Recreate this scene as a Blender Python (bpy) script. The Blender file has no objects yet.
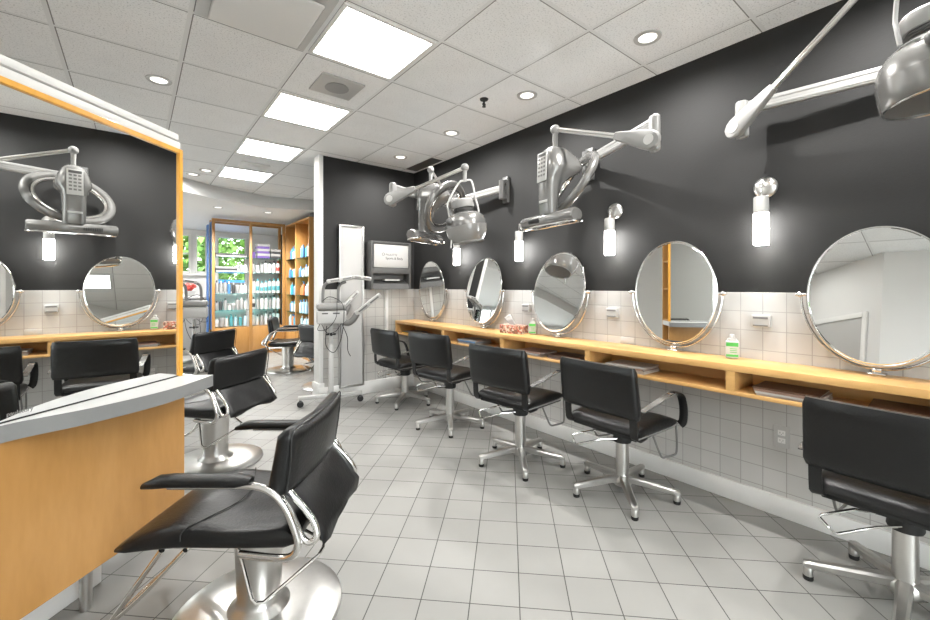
import bpy, bmesh, math, random
from mathutils import Vector, Matrix
random.seed(7)
R = math.radians
SC = bpy.context.scene
COL = SC.collection
V = Vector

# ------------------------------------------------------------------ materials
def mat(name, col, rough=.5, metal=0., spec=.5, noise=0., nscale=20., bump=0., bscale=60., emit=0., ecol=None,
        trans=0., alpha=1., coat=0., stretch=None):
    m = bpy.data.materials.new(name); m.use_nodes = True
    nt = m.node_tree; b = nt.nodes['Principled BSDF']
    b.inputs['Base Color'].default_value = (*col, 1); b.inputs['Roughness'].default_value = rough
    b.inputs['Metallic'].default_value = metal; b.inputs['Specular IOR Level'].default_value = spec
    b.inputs['Transmission Weight'].default_value = trans; b.inputs['Alpha'].default_value = alpha
    b.inputs['Coat Weight'].default_value = coat
    if emit:
        b.inputs['Emission Color'].default_value = (*(ecol or col), 1); b.inputs['Emission Strength'].default_value = emit
    tc = nt.nodes.new('ShaderNodeTexCoord')
    src = tc.outputs['Object']
    if stretch:
        mp = nt.nodes.new('ShaderNodeMapping'); mp.inputs['Scale'].default_value = stretch
        nt.links.new(src, mp.inputs['Vector']); src = mp.outputs['Vector']
    if noise or True:
        n = nt.nodes.new('ShaderNodeTexNoise'); n.inputs['Scale'].default_value = nscale; n.inputs['Detail'].default_value = 4
        nt.links.new(src, n.inputs['Vector'])
        r = nt.nodes.new('ShaderNodeMapRange'); r.inputs['To Min'].default_value = 1 - noise; r.inputs['To Max'].default_value = 1 + noise
        nt.links.new(n.outputs['Fac'], r.inputs['Value'])
        mx = nt.nodes.new('ShaderNodeMix'); mx.data_type = 'RGBA'; mx.blend_type = 'MULTIPLY'; mx.inputs['Factor'].default_value = 1
        mx.inputs['A'].default_value = (*col, 1); nt.links.new(r.outputs['Result'], mx.inputs['B'])
        nt.links.new(mx.outputs['Result'], b.inputs['Base Color'])
    if bump:
        n2 = nt.nodes.new('ShaderNodeTexNoise'); n2.inputs['Scale'].default_value = bscale; n2.inputs['Detail'].default_value = 3
        nt.links.new(src, n2.inputs['Vector'])
        bp = nt.nodes.new('ShaderNodeBump'); bp.inputs['Strength'].default_value = bump; bp.inputs['Distance'].default_value = .01
        nt.links.new(n2.outputs['Fac'], bp.inputs['Height']); nt.links.new(bp.outputs['Normal'], b.inputs['Normal'])
    return m

def grid_mat(name, col, line, ax, pitch, org, w, rough=.4, rot=0., var=.04, speck=0., bump=.4, side=None, spec=.5, edge_shade_w=0., edge_shade=None):
    """Tiles: ax = two axes ('XY' or 'YZ' or 'XZ'), pitch/org per axis in world metres."""
    m = bpy.data.materials.new(name); m.use_nodes = True
    nt = m.node_tree; b = nt.nodes['Principled BSDF']; N = nt.nodes.new; L = nt.links.new
    geo = N('ShaderNodeNewGeometry'); src = geo.outputs['Position']
    if rot:
        mp = N('ShaderNodeMapping'); mp.inputs['Rotation'].default_value = (0, 0, rot); L(src, mp.inputs['Vector']); src = mp.outputs['Vector']
    sp = N('ShaderNodeSeparateXYZ'); L(src, sp.inputs[0])
    def math_(op, a, c=None):
        n = N('ShaderNodeMath'); n.operation = op
        for i, x in enumerate((a, c)):
            if x is None: continue
            if isinstance(x, (int, float)): n.inputs[i].default_value = x
            else: L(x, n.inputs[i])
        return n.outputs[0]
    cells, masks, shade_masks = [], [], []
    for k in range(2):
        t = math_('DIVIDE', math_('SUBTRACT', sp.outputs[ax[k]], org[k]), pitch[k])
        cells.append(math_('FLOOR', t))
        fr = math_('FRACT', t)
        dist = math_('MULTIPLY', math_('MINIMUM', fr, math_('SUBTRACT', 1., fr)), pitch[k])
        masks.append(math_('LESS_THAN', dist, w / 2))
        if edge_shade_w:
            lo = math_('MULTIPLY', fr, pitch[k])
            shade_masks.append(math_('MULTIPLY', math_('GREATER_THAN', lo, w / 2), math_('LESS_THAN', lo, w / 2 + edge_shade_w)))
    mask = math_('MAXIMUM', masks[0], masks[1])
    cb = N('ShaderNodeCombineXYZ'); L(cells[0], cb.inputs[0]); L(cells[1], cb.inputs[1])
    wn = N('ShaderNodeTexWhiteNoise'); L(cb.outputs[0], wn.inputs['Vector'])
    mr = N('ShaderNodeMapRange'); mr.inputs['To Min'].default_value = 1 - var; mr.inputs['To Max'].default_value = 1 + var
    L(wn.outputs['Value'], mr.inputs['Value']); fac = mr.outputs['Result']
    nz = N('ShaderNodeTexNoise'); nz.inputs['Scale'].default_value = 6; nz.inputs['Detail'].default_value = 5; L(geo.outputs['Position'], nz.inputs['Vector'])
    mr2 = N('ShaderNodeMapRange'); mr2.inputs['To Min'].default_value = .95; mr2.inputs['To Max'].default_value = 1.05
    L(nz.outputs['Fac'], mr2.inputs['Value']); fac = math_('MULTIPLY', fac, mr2.outputs['Result'])
    if speck:
        vn = N('ShaderNodeTexNoise'); vn.inputs['Scale'].default_value = 110; vn.inputs['Detail'].default_value = 2; L(geo.outputs['Position'], vn.inputs['Vector'])
        sr = N('ShaderNodeMapRange'); sr.inputs['From Min'].default_value = .30; sr.inputs['From Max'].default_value = .45
        sr.inputs['To Min'].default_value = 1 - speck; sr.inputs['To Max'].default_value = 1.; L(vn.outputs['Fac'], sr.inputs['Value'])
        fac = math_('MULTIPLY', fac, sr.outputs['Result'])
    mx = N('ShaderNodeMix'); mx.data_type = 'RGBA'; mx.blend_type = 'MULTIPLY'; mx.inputs['Factor'].default_value = 1
    mx.inputs['A'].default_value = (*col, 1); L(fac, mx.inputs['B'])
    base = mx.outputs['Result']
    if edge_shade_w:  # shadow line beside each grid bar, painted into the base colour
        m2 = math_('MAXIMUM', shade_masks[0], shade_masks[1])
        mz = N('ShaderNodeMix'); mz.data_type = 'RGBA'; L(m2, mz.inputs['Factor']); L(base, mz.inputs['A']); mz.inputs['B'].default_value = (*edge_shade, 1)
        base = mz.outputs['Result']
    my = N('ShaderNodeMix'); my.data_type = 'RGBA'; L(mask, my.inputs['Factor']); L(base, my.inputs['A']); my.inputs['B'].default_value = (*line, 1)
    L(my.outputs['Result'], b.inputs['Base Color'])
    b.inputs['Roughness'].default_value = rough; b.inputs['Specular IOR Level'].default_value = spec
    if bump:
        bp = N('ShaderNodeBump'); bp.inputs['Strength'].default_value = bump; bp.inputs['Distance'].default_value = .003; bp.invert = True
        L(mask, bp.inputs['Height']); L(bp.outputs['Normal'], b.inputs['Normal'])
    return m

def wood(name, col, axis_scale, rough=.38, dark=.82):
    m = bpy.data.materials.new(name); m.use_nodes = True
    nt = m.node_tree; b = nt.nodes['Principled BSDF']; N = nt.nodes.new; L = nt.links.new
    tc = N('ShaderNodeTexCoord'); mp = N('ShaderNodeMapping'); mp.inputs['Scale'].default_value = axis_scale
    L(tc.outputs['Object'], mp.inputs['Vector'])
    n = N('ShaderNodeTexNoise'); n.inputs['Scale'].default_value = 6; n.inputs['Detail'].default_value = 6; n.inputs['Distortion'].default_value = .6
    L(mp.outputs['Vector'], n.inputs['Vector'])
    n2 = N('ShaderNodeTexNoise'); n2.inputs['Scale'].default_value = 45; n2.inputs['Detail'].default_value = 2; L(mp.outputs['Vector'], n2.inputs['Vector'])
    ad = N('ShaderNodeMath'); ad.operation = 'MULTIPLY_ADD'; ad.inputs[1].default_value = .35; L(n2.outputs['Fac'], ad.inputs[0]); L(n.outputs['Fac'], ad.inputs[2])
    cr = N('ShaderNodeValToRGB'); e = cr.color_ramp.elements
    e[0].position = .38; e[0].color = (col[0] * dark, col[1] * dark * .92, col[2] * dark * .75, 1); e[1].position = .92; e[1].color = (min(1, col[0] * 1.1), col[1] * 1.12, col[2] * 1.2, 1)
    L(ad.outputs[0], cr.inputs['Fac']); L(cr.outputs['Color'], b.inputs['Base Color'])
    b.inputs['Roughness'].default_value = rough
    return m

M = {}
M['floor'] = grid_mat('floor_tile', (.285, .281, .266), (.05, .048, .044), 'XY', (.2002, .1996), (-.7564, 1.6653), .0042, rough=.46, spec=.4, rot=R(44.5), var=.05, bump=.3)
M['ceil'] = grid_mat('ceiling_tile', (.86, .865, .865), (.76, .765, .765), 'XY', (.6, .617), (2.63, .79), .022, rough=.9, var=.03, speck=.30, bump=0, spec=.1, edge_shade_w=.006, edge_shade=(.24, .24, .235))  # thin dark edge line is the tile-edge shadow, painted in
M['walltile'] = grid_mat('wall_tile', (.50, .49, .472), (.34, .332, .315), 'YZ', (.111, .111), (.908, 1.245), .0042, rough=.22, var=.035, bump=.3)
M['walltile_x'] = grid_mat('wall_tile_back', (.49, .478, .452), (.28, .27, .25), 'XZ', (.111, .111), (2.83, 1.245), .0042, rough=.22, var=.035, bump=.3)
M['black'] = mat('black_paint', (.018, .0177, .0172), rough=.66, noise=.1, nscale=2.5, spec=.3, bump=.08, bscale=120)
M['white'] = mat('white_paint', (.70, .695, .68), rough=.6, noise=.02, nscale=3)
M['trim'] = mat('white_trim', (.74, .732, .712), rough=.4, noise=.05, nscale=9)
M['wood'] = wood('maple_laminate', (.43, .225, .07), (1, 1, .22))
M['frame'] = wood('maple_frame_lit', (.74, .36, .04), (1, 1, .3), .3)  # brighter maple copy, the light on the mirror frame is in its colour
M['woodh'] = wood('maple_counter', (.66, .39, .145), (1, .16, 1))
M['leather'] = mat('black_leather', (.0062, .0062, .0064), rough=.33, noise=.12, nscale=14, bump=.12, bscale=90, spec=.42)
M['rubber'] = mat('black_rubber', (.012, .012, .012), rough=.6)
M['chrome'] = mat('polished_chrome', (.74, .73, .71), rough=.12, metal=1)
M['brushed'] = mat('brushed_steel', (.60, .59, .57), rough=.28, metal=1, noise=.1, nscale=30, stretch=(1, 1, .1))
M['alu'] = mat('cast_aluminium', (.55, .54, .52), rough=.32, metal=1, noise=.06)
M['plastic'] = mat('light_grey_plastic', (.24, .237, .228), rough=.35)
M['plasticw'] = mat('white_plastic', (.47, .464, .45), rough=.35)
M['grey'] = mat('mid_grey_plastic', (.17, .167, .16), rough=.4)
M['dgrey'] = mat('dark_grey_plastic', (.075, .074, .072), rough=.45)
M['silver'] = mat('silver_lacquer', (.20, .197, .19), rough=.25, metal=.5)
M['mirror'] = mat('mirror_glass', (.86, .87, .86), rough=.0, metal=1)
M['laminate'] = mat('grey_laminate', (.57, .57, .565), rough=.34, noise=.05, nscale=60)
M['laminate_edge'] = mat('grey_laminate_edge', (.22, .22, .218), rough=.4, noise=.04, nscale=60)
M['panel'] = mat('light_diffuser', (.9, .9, .88), emit=6.0, ecol=(1, .985, .955))
M['lampglow'] = mat('lamp_glow', (1, 1, .97), emit=22.0, ecol=(1, .985, .96))
M['downglow'] = mat('downlight_glow', (1, 1, .97), emit=.75, ecol=(1, .97, .92))
M['frost'] = mat('frosted_glass', (.40, .395, .38), rough=.3)
M['visor'] = mat('smoked_visor', (.21, .207, .198), rough=.12, noise=.06, nscale=60, coat=.6)
def clear_glass(name, tint, amt):
    m = bpy.data.materials.new(name); m.use_nodes = True
    nt = m.node_tree; out = nt.nodes['Material Output']; nt.nodes.remove(nt.nodes['Principled BSDF'])
    t = nt.nodes.new('ShaderNodeBsdfTransparent'); t.inputs[0].default_value = (*tint, 1)
    g = nt.nodes.new('ShaderNodeBsdfGlossy'); g.inputs['Roughness'].default_value = .03
    fr = nt.nodes.new('ShaderNodeFresnel'); fr.inputs[0].default_value = amt
    x = nt.nodes.new('ShaderNodeMixShader'); nt.links.new(fr.outputs[0], x.inputs[0])
    nt.links.new(t.outputs[0], x.inputs[1]); nt.links.new(g.outputs[0], x.inputs[2]); nt.links.new(x.outputs[0], out.inputs[0])
    return m
M['glass'] = clear_glass('window_glass', (.97, .99, .985), 1.3)
M['gshelf'] = clear_glass('shelf_glass', (.62, .86, .86), 1.4)
for k, c in dict(bw=(.70, .69, .67), bg=(.34, .335, .33), bt=(.10, .36, .40), bb=(.09, .22, .42), bd=(.06, .06, .062), br=(.62, .09, .07), bp=(.13, .08, .26),
                 bl=(.45, .62, .72), gr=(.08, .42, .08), ye=(.80, .55, .03), pp=(.46, .44, .41), mg=(.27, .17, .13), mg2=(.12, .13, .16), mg3=(.36, .30, .25),
                 bn=(.10, .05, .03), or_=(.75, .20, .06), cy=(.05, .32, .50)).items():
    M[k] = mat('print_' + k.strip('_'), c, rough=.35, noise=.12, nscale=40)
M['tissue'] = mat('tissue_print', (.55, .20, .13), rough=.6)
nt = M['tissue'].node_tree; vo = nt.nodes.new('ShaderNodeTexVoronoi'); vo.inputs['Scale'].default_value = 70
tc = nt.nodes.new('ShaderNodeTexCoord'); nt.links.new(tc.outputs['Object'], vo.inputs['Vector'])
cr = nt.nodes.new('ShaderNodeValToRGB'); cr.color_ramp.interpolation = 'CONSTANT'
for p, c in ((0, (.42, .12, .08)), (.3, (.60, .54, .46)), (.55, (.18, .10, .07)), (.75, (.46, .26, .18))):
    e = cr.color_ramp.elements.new(p); e.color = (*c, 1)
sx = nt.nodes.new('ShaderNodeSeparateColor'); nt.links.new(vo.outputs['Color'], sx.inputs[0]); nt.links.new(sx.outputs[0], cr.inputs['Fac'])
nt.links.new(cr.outputs['Color'], nt.nodes['Principled BSDF'].inputs['Base Color'])
M['leaf'] = mat('tree_leaves', (.10, .21, .03), rough=.6, noise=.55, nscale=6)
M['bark'] = mat('tree_bark', (.10, .07, .05), rough=.9)
M['asphalt'] = mat('pale_concrete', (.42, .41, .40), rough=.9, noise=.1)
M['bluecar'] = mat('blue_car_paint', (.03, .19, .55), rough=.25, coat=.5)
M['bluepanel'] = mat('blue_panel', (.03, .11, .30), rough=.5)

# ------------------------------------------------------------------ mesh helpers
class MB:
    def __init__(s): s.v, s.f, s.mi, s.cur = [], [], [], 0
    def use(s, i): s.cur = i; return s
    def add(s, vs, fs, T=None):
        o = len(s.v)
        s.v += [(T @ V(p)) if T is not None else V(p) for p in vs]
        for f in fs: s.f.append([i + o for i in f]); s.mi.append(s.cur)
        return s
    def _bm(s, bm, T=None):
        bm.verts.index_update()
        s.add([v.co.copy() for v in bm.verts], [[v.index for v in f.verts] for f in bm.faces], T); bm.free(); return s
    def box(s, x0, x1, y0, y1, z0, z1, bev=0., seg=2, T=None):
        bm = bmesh.new(); bmesh.ops.create_cube(bm, size=1)
        for v in bm.verts: v.co = V(((x0 + x1) / 2 + v.co.x * (x1 - x0), (y0 + y1) / 2 + v.co.y * (y1 - y0), (z0 + z1) / 2 + v.co.z * (z1 - z0)))
        if bev: bmesh.ops.bevel(bm, geom=list(bm.edges), offset=bev, segments=seg, affect='EDGES', profile=.5)
        return s._bm(bm, T)
    def cyl(s, p0, p1, r0, r1=None, n=20, T=None):
        return s.tube([p0, p1], [r0, r0 if r1 is None else r1], n, T=T)
    def tube(s, pts, r, n=10, closed=False, T=None, flat=None, up=None):
        pts = [V(p) for p in pts]; m = len(pts); rs = r if isinstance(r, (list, tuple)) else [r] * m
        tans = []
        for i in range(m):
            a = pts[(i - 1) % m] if (closed or i) else pts[0]; c = pts[(i + 1) % m] if (closed or i < m - 1) else pts[-1]
            tans.append((c - a).normalized())
        if up is None:
            up = V((0, 0, 1)) if abs(tans[0].z) < .9 else V((1, 0, 0))
        nrm = (V(up) - tans[0] * V(up).dot(tans[0])).normalized(); vs, fs = [], []
        for i in range(m):
            nrm = (nrm - tans[i] * nrm.dot(tans[i])).normalized(); bn = tans[i].cross(nrm)
            ra, rb = (rs[i], rs[i]) if flat is None else flat
            for k in range(n):
                a = 2 * math.pi * (k + .5) / n
                ca, sa = math.cos(a), math.sin(a)
                if flat is not None and n == 4: ca, sa = ca * 1.414, sa * 1.414
                vs.append(pts[i] + bn * (ca * ra) + nrm * (sa * rb))
        for i in range(m if closed else m - 1):
            j = (i + 1) % m
            for k in range(n):
                q = (k + 1) % n; fs.append([i * n + k, i * n + q, j * n + q, j * n + k])
        if not closed:
            fs.append(list(range(n))[::-1]); fs.append([(m - 1) * n + k for k in range(n)])
        return s.add(vs, fs, T)
    def lathe(s, prof, T=None, n=32, closed=False):
        vs, fs = [], []; m = len(prof)
        for (r, z) in prof:
            for k in range(n):
                a = 2 * math.pi * k / n; vs.append(V((r * math.cos(a), r * math.sin(a), z)))
        for i in range(m if closed else m - 1):
            j = (i + 1) % m
            for k in range(n):
                q = (k + 1) % n; fs.append([i * n + k, i * n + q, j * n + q, j * n + k])
        if not closed:
            if prof[0][0] > 1e-5: fs.append(list(range(n))[::-1])
            if prof[-1][0] > 1e-5: fs.append([(m - 1) * n + k for k in range(n)])
        return s.add(vs, fs, T)
    def ell(s, c, r, T=None, n=24, h=12):
        prof = [(math.sin(math.pi * i / h) + 1e-6, -math.cos(math.pi * i / h)) for i in range(h + 1)]
        TT = Matrix.Translation(V(c)) @ Matrix.Diagonal((*r, 1))
        return s.lathe(prof, (T @ TT) if T is not None else TT, n)
    def prism(s, poly, z0, z1, T=None):
        n = len(poly)
        vs = [V((x, y, z0)) for x, y in poly] + [V((x, y, z1)) for x, y in poly]
        fs = [list(range(n))[::-1], list(range(n, 2 * n))] + [[i, (i + 1) % n, n + (i + 1) % n, n + i] for i in range(n)]
        return s.add(vs, fs, T)
    def loft(s, secs, T=None, cap=True):
        n = len(secs[0]); vs = [V(p) for q in secs for p in q]; fs = []
        for i in range(len(secs) - 1):
            for k in range(n):
                q = (k + 1) % n; fs.append([i * n + k, i * n + q, (i + 1) * n + q, (i + 1) * n + k])
        if cap: fs.append(list(range(n))[::-1]); fs.append([(len(secs) - 1) * n + k for k in range(n)])
        return s.add(vs, fs, T)
    def build(s, name, mats, parent=None, world=False, sharp=38, loc=None):
        me = bpy.data.meshes.new(name)
        vs = s.v
        if parent is not None and world:
            iv = wm(parent).inverted(); vs = [iv @ p for p in vs]
        if loc is not None: vs = [p - V(loc) for p in vs]
        me.from_pydata([tuple(p) for p in vs], [], s.f)
        if not isinstance(mats, (list, tuple)): mats = [mats]
        for m in mats: me.materials.append(m)
        for p, i in zip(me.polygons, s.mi): p.material_index = i
        bm = bmesh.new(); bm.from_mesh(me); bmesh.ops.remove_doubles(bm, verts=bm.verts, dist=1e-6)
        bmesh.ops.recalc_face_normals(bm, faces=bm.faces); bm.to_mesh(me); bm.free()
        me.shade_smooth(); me.set_sharp_from_angle(angle=R(sharp))
        o = bpy.data.objects.new(name, me); COL.objects.link(o)
        if parent is not None: o.parent = parent
        if loc is not None: o.location = loc
        return o
def wm(o):
    m = o.matrix_basis.copy()
    while o.parent: o = o.parent; m = o.matrix_basis @ m
    return m
def tag(o, label, cat, group=None, kind=None):
    if label: o['label'] = label
    if cat: o['category'] = cat
    if group: o['group'] = group
    if kind: o['kind'] = kind
    return o
def thing(name, label, cat, loc=(0, 0, 0), rz=0., group=None):
    o = bpy.data.objects.new(name, None); COL.objects.link(o); o.location = loc; o.rotation_euler = (0, 0, rz); o.empty_display_size = .1
    return tag(o, label, cat, group)
def struct(name, mb, m, **k):
    o = mb.build(name, m, **k); o['kind'] = 'structure'; return o
def dup(o, parent=None):
    c = o.copy(); COL.objects.link(c)
    if parent is not None: c.parent = parent
    for ch in list(o.children): dup(ch, c)
    return c
def crv(pts, n=6, closed=False):
    pts = [V(p) for p in pts]; m = len(pts); out = []
    for i in range(m if closed else m - 1):
        p0 = pts[(i - 1) % m] if (closed or i) else pts[0]; p1 = pts[i]; p2 = pts[(i + 1) % m]
        p3 = pts[(i + 2) % m] if (closed or i + 2 < m) else pts[-1]
        for k in range(n):
            t = k / n
            out.append(.5 * ((2 * p1) + (p2 - p0) * t + (2 * p0 - 5 * p1 + 4 * p2 - p3) * t * t + (3 * p1 - p0 - 3 * p2 + p3) * t ** 3))
    if not closed: out.append(pts[-1])
    return out
def frame(o, x, y, z):
    T = Matrix.Identity(4)
    for i, a in enumerate((x, y, z)):
        for j in range(3): T[j][i] = a[j]
    for j in range(3): T[j][3] = o[j]
    return T
def axis(o, z, hint=(1, 0, 0)):
    z = V(z).normalized(); hint = (0, 1, 0) if abs(V(hint).normalized().dot(z)) > .98 else hint; x = V(hint); x = (x - z * x.dot(z)).normalized(); return frame(o, x, z.cross(x), z)
def ordn(i): return ['first', 'second', 'third', 'fourth', 'fifth', 'sixth', 'seventh', 'eighth', 'ninth', 'tenth', 'eleventh', 'twelfth'][i]

CE, D, YB = 2.745, 2.83, 4.62      # ceiling height, right wall, short dark wall
# ------------------------------------------------------------------ camera
cam = bpy.data.cameras.new('camera'); co = bpy.data.objects.new('camera', cam); COL.objects.link(co); SC.camera = co
co.location = (0, 0, 1.28); co.rotation_euler = (R(90), 0, R(-38.5))
cam.sensor_width = 36; cam.lens = 414.3 / 930 * 36; cam.shift_y = -(310 - 286.3) / 930; cam.clip_start = .02
# ------------------------------------------------------------------ room shell
XL, YF, YW = -3.3, -2.6, 11.2
struct('floor', MB().box(XL - .1, D + .1, YF - .1, YW + .12, -.1, 0), M['floor'])
soff = [(-3.4, 5.75), (-1.2, 5.9), (-.2, 6.2), (.59, 6.78), (.88, 7.0), (1.26, 7.12), (1.66, 7.28), (1.98, 7.2), (2.2, 7.13), (2.93, 6.9)]
cl = MB().prism([(XL - .1, YF - .1), (D + .1, YF - .1)] + soff[::-1], CE, CE + .1)
struct('ceiling', cl, M['ceil'])
sf = MB().prism(soff + [(D + .1, YW + .1), (XL - .1, YW + .1)], 2.56, CE + .1)
struct('ceiling.001', sf, M['white'])
struct('wall_right', MB().box(D, D + .12, YF - .1, YW + .1, 0, CE + .05), M['black'])
struct('trim_1', MB().box(D - .012, D + .001, YF, YB + .001, .0, 1.245, .002, 1), M['walltile'])
struct('baseboard_right', MB().box(D - .034, D - .011, YF, YB, 0, .112, .004), M['trim'])
struct('wall_divider', MB().box(1.62, D, YB, YB + .13, 0, CE), M['black'])
struct('trim_2', MB().box(1.64, D - .01, YB - .012, YB + .001, 0, 1.245, .002, 1), M['walltile_x'])
struct('trim_3', MB().box(1.592, 1.640, YB - .018, YB + .15, 0, CE - .001, .004), M['trim'])
struct('baseboard_back', MB().box(1.585, D - .033, YB - .036, YB - .011, 0, .15, .004).box(1.577, 1.652, YB - .026, YB + .16, 0, .20, .004), M['trim'])
struct('trim_4', MB().box(2.405, 2.445, YB - .026, YB - .011, .15, 1.235, .003), M['trim'])
LW, FW = (6.6, 10.9, .45, 2.50), (-.62, 1.62, .12, 2.68)  # unseen left and front window openings, added to let daylight in
struct('wall_left', MB().box(XL - .1, XL, YF - .1, LW[0], 0, CE + .05).box(XL - .1, XL, LW[1], YW + .1, 0, CE + .05).box(XL - .1, XL, LW[0], LW[1], 0, LW[2]).box(XL - .1, XL, LW[0], LW[1], LW[3], CE + .05), M['white'])
struct('wall_front', MB().box(XL, FW[0], YF - .1, YF, 0, CE + .05).box(FW[1], D, YF - .1, YF, 0, CE + .05).box(FW[0], FW[1], YF - .1, YF, 0, FW[2]).box(FW[0], FW[1], YF - .1, YF, FW[3], CE + .05), M['white'])
def mullions(n, w, vert):
    mb = MB()
    for k in range(n + 1):
        a = w[0] + (w[1] - w[0] - .05) * k / n
        mb.box(*((XL - .08, XL + .01, a, a + .05) if vert else (a, a + .05, YF - .08, YF + .01)), w[2], w[3], .004)
    for z in (w[2], w[3] - .05): mb.box(*((XL - .075, XL + .005, w[0], w[1]) if vert else (w[0], w[1], YF - .075, YF + .005)), z, z + .05)
    return mb
o = struct('window_6', mullions(4, LW, True), M['trim'])  # unseen left window, added as a daylight source
MB().box(XL - .04, XL - .034, LW[0], LW[1], LW[2], LW[3]).build('pane', M['glass'], o)
o = struct('window_7', mullions(2, FW, False), M['trim'])  # unseen window behind the camera, added to supply room light
MB().box(FW[0], FW[1], YF - .04, YF - .034, FW[2], FW[3]).build('pane', M['glass'], o)
def portal(loc, rot, sx, sy):
    l = bpy.data.lights.new('daylight_portal', 'AREA'); l.shape = 'RECTANGLE'; l.size = sx; l.size_y = sy; l.cycles.is_portal = True
    o = bpy.data.objects.new('daylight_portal', l); COL.objects.link(o); o.location = loc; o.rotation_euler = rot
portal((XL - .12, (LW[0] + LW[1]) / 2, (LW[2] + LW[3]) / 2), (R(90), 0, R(-90)), LW[1] - LW[0], LW[3] - LW[2])
portal(((FW[0] + FW[1]) / 2, YF - .12, (FW[2] + FW[3]) / 2), (R(90), 0, R(180)), FW[1] - FW[0], FW[3] - FW[2])
portal((0, YW + .14, 1.75), (R(90), 0, 0), 5.4, 1.6)
struct('wall_front.001', MB().prism([(XL, YF), (-.70, YF), (-.70, .70), (-2.30, 2.30), (XL, 2.30)], 0, CE - .001), M['white'])     # boxed-in corner, one side at 45 degrees
TD = frame((-.70, .70, 0), V((-.70711, .70711, 0)), V((-.70711, -.70711, 0)), V((0, 0, 1)))
dr = struct('door_1', MB().box(.16, .22, -.022, .012, 0, 2.09, .004, T=TD).box(1.12, 1.18, -.022, .012, 0, 2.09, .004, T=TD).box(.22, 1.12, -.022, .012, 2.03, 2.09, .004, T=TD), M['trim'])
MB().box(.22, 1.12, -.006, .014, 0, 2.03, T=TD).build('door_leaf', M['plasticw'], dr)
MB().cyl(TD @ V((.30, 0, 1.0)), TD @ V((.30, -.05, 1.0)), .012).ell(TD @ V((.30, -.055, 1.0)), (.026, .026, .026)).build('door_knob', M['brushed'], dr)
# storefront wall with window openings
wins = [(-2.6, -1.4, .95, 2.5), (-1.2, .05, .95, 2.5), (.42, .98, 1.58, 2.46), (1.06, 1.30, 1.58, 2.46), (1.48, 2.12, 1.0, 2.46)]
wb = MB(); xs = sorted({XL, D, *[w[0] for w in wins], *[w[1] for w in wins]})
for a, b in zip(xs[:-1], xs[1:]):
    w = [q for q in wins if abs(q[0] - a) < 1e-6]
    if w: wb.box(a, b, YW, YW + .12, 0, w[0][2]).box(a, b, YW, YW + .12, w[0][3], 2.7)
    else: wb.box(a, b, YW, YW + .12, 0, 2.7)
struct('wall_back', wb, M['white'])
for i, (a, b, c, d) in enumerate(wins):
    wf = MB()
    for q in ((a, a + .04, c, d), (b - .04, b, c, d), (a + .04, b - .04, c, c + .04), (a + .04, b - .04, d - .04, d)):
        wf.box(q[0], q[1], YW - .03, YW + .05, q[2], q[3], .004)
    if i in (2, 4): wf.box(a + .04, b - .04, YW, YW + .04, (c + d) / 2 - .02, (c + d) / 2 + .02)
    o = struct('window_%d' % (i + 1), wf, M['trim'])
    MB().box(a + .04, b - .04, YW + .015, YW + .021, c + .04, d - .04).build('pane', M['glass'], o)
struct('trim_5', MB().box(.3, 1.38, YW - .09, YW, 1.52, 1.575, .005), M['trim'])

# ------------------------------------------------------------------ ceiling fittings
def area(name, loc, sx, sy, power, col=(1, .985, .96), parent=None, spread=180):
    l = bpy.data.lights.new(name, 'AREA'); l.shape = 'RECTANGLE'; l.size = sx; l.size_y = sy; l.energy = power; l.color = col; l.spread = R(spread)
    o = bpy.data.objects.new(name, l); COL.objects.link(o); o.location = loc; o.visible_camera = False; o.visible_glossy = False
    return o
plabels = ['large fluorescent ceiling panel, the nearest of the lit ones', 'fluorescent ceiling panel beyond the round speaker grille',
           'fluorescent ceiling panel just before the pale square vent', 'fluorescent ceiling panel farthest back, beyond the pale square vent']
def ceiling_panel(x0, x1, y0, y1, label):
    t = thing('ceiling_light', label, 'ceiling light', ((x0 + x1) / 2, (y0 + y1) / 2, CE), 0, 'fluorescent ceiling panels')
    f = MB()
    for a, b, c, d in ((x0, x0 + .022, y0, y1), (x1 - .022, x1, y0, y1), (x0 + .022, x1 - .022, y0, y0 + .022), (x0 + .022, x1 - .022, y1 - .022, y1)):
        f.box(a, b, c, d, CE - .010, CE, .002, 1)
    f.build('frame', M['trim'], t, True)
    g = MB(); n = 30; w = (x1 - x0 - .044) / n
    for k in range(n):
        a = x0 + .022 + k * w
        g.prism([(a, CE), (a + w, CE), (a + w, CE - .003), (a + w * .5, CE - .0065), (a, CE - .003)], y0 + .022, y1 - .022, Matrix(((1, 0, 0, 0), (0, 0, 1, 0), (0, 1, 0, 0), (0, 0, 0, 1))))
    g.build('diffuser', M['panel'], t, True, sharp=10)
px0, px1 = .842, 1.418
for i, (y0, y1) in enumerate(((2.053, 2.628), (3.287, 3.862), (4.521, 5.096), (5.755, 6.33))):
    ceiling_panel(px0, px1, y0, y1, plabels[i])
for x0, x1, y0, y1 in ((.842, 1.418, .82, 1.394), (.842, 1.418, -.414, .161), (-.958, -.382, 1.436, 2.011), (-1.558, -.982, 3.287, 3.862), (.842, 1.418, -1.648, -1.073)):
    ceiling_panel(x0, x1, y0, y1, 'fluorescent ceiling panel out of the photo, behind the camera or left of the mirror station')
dl = [(2.36, 1.24), (2.35, 2.19), (2.365, 3.18), (2.35, 4.13), (.13, 3.655), (.59, 6.45), (.70, 6.13)]
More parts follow.
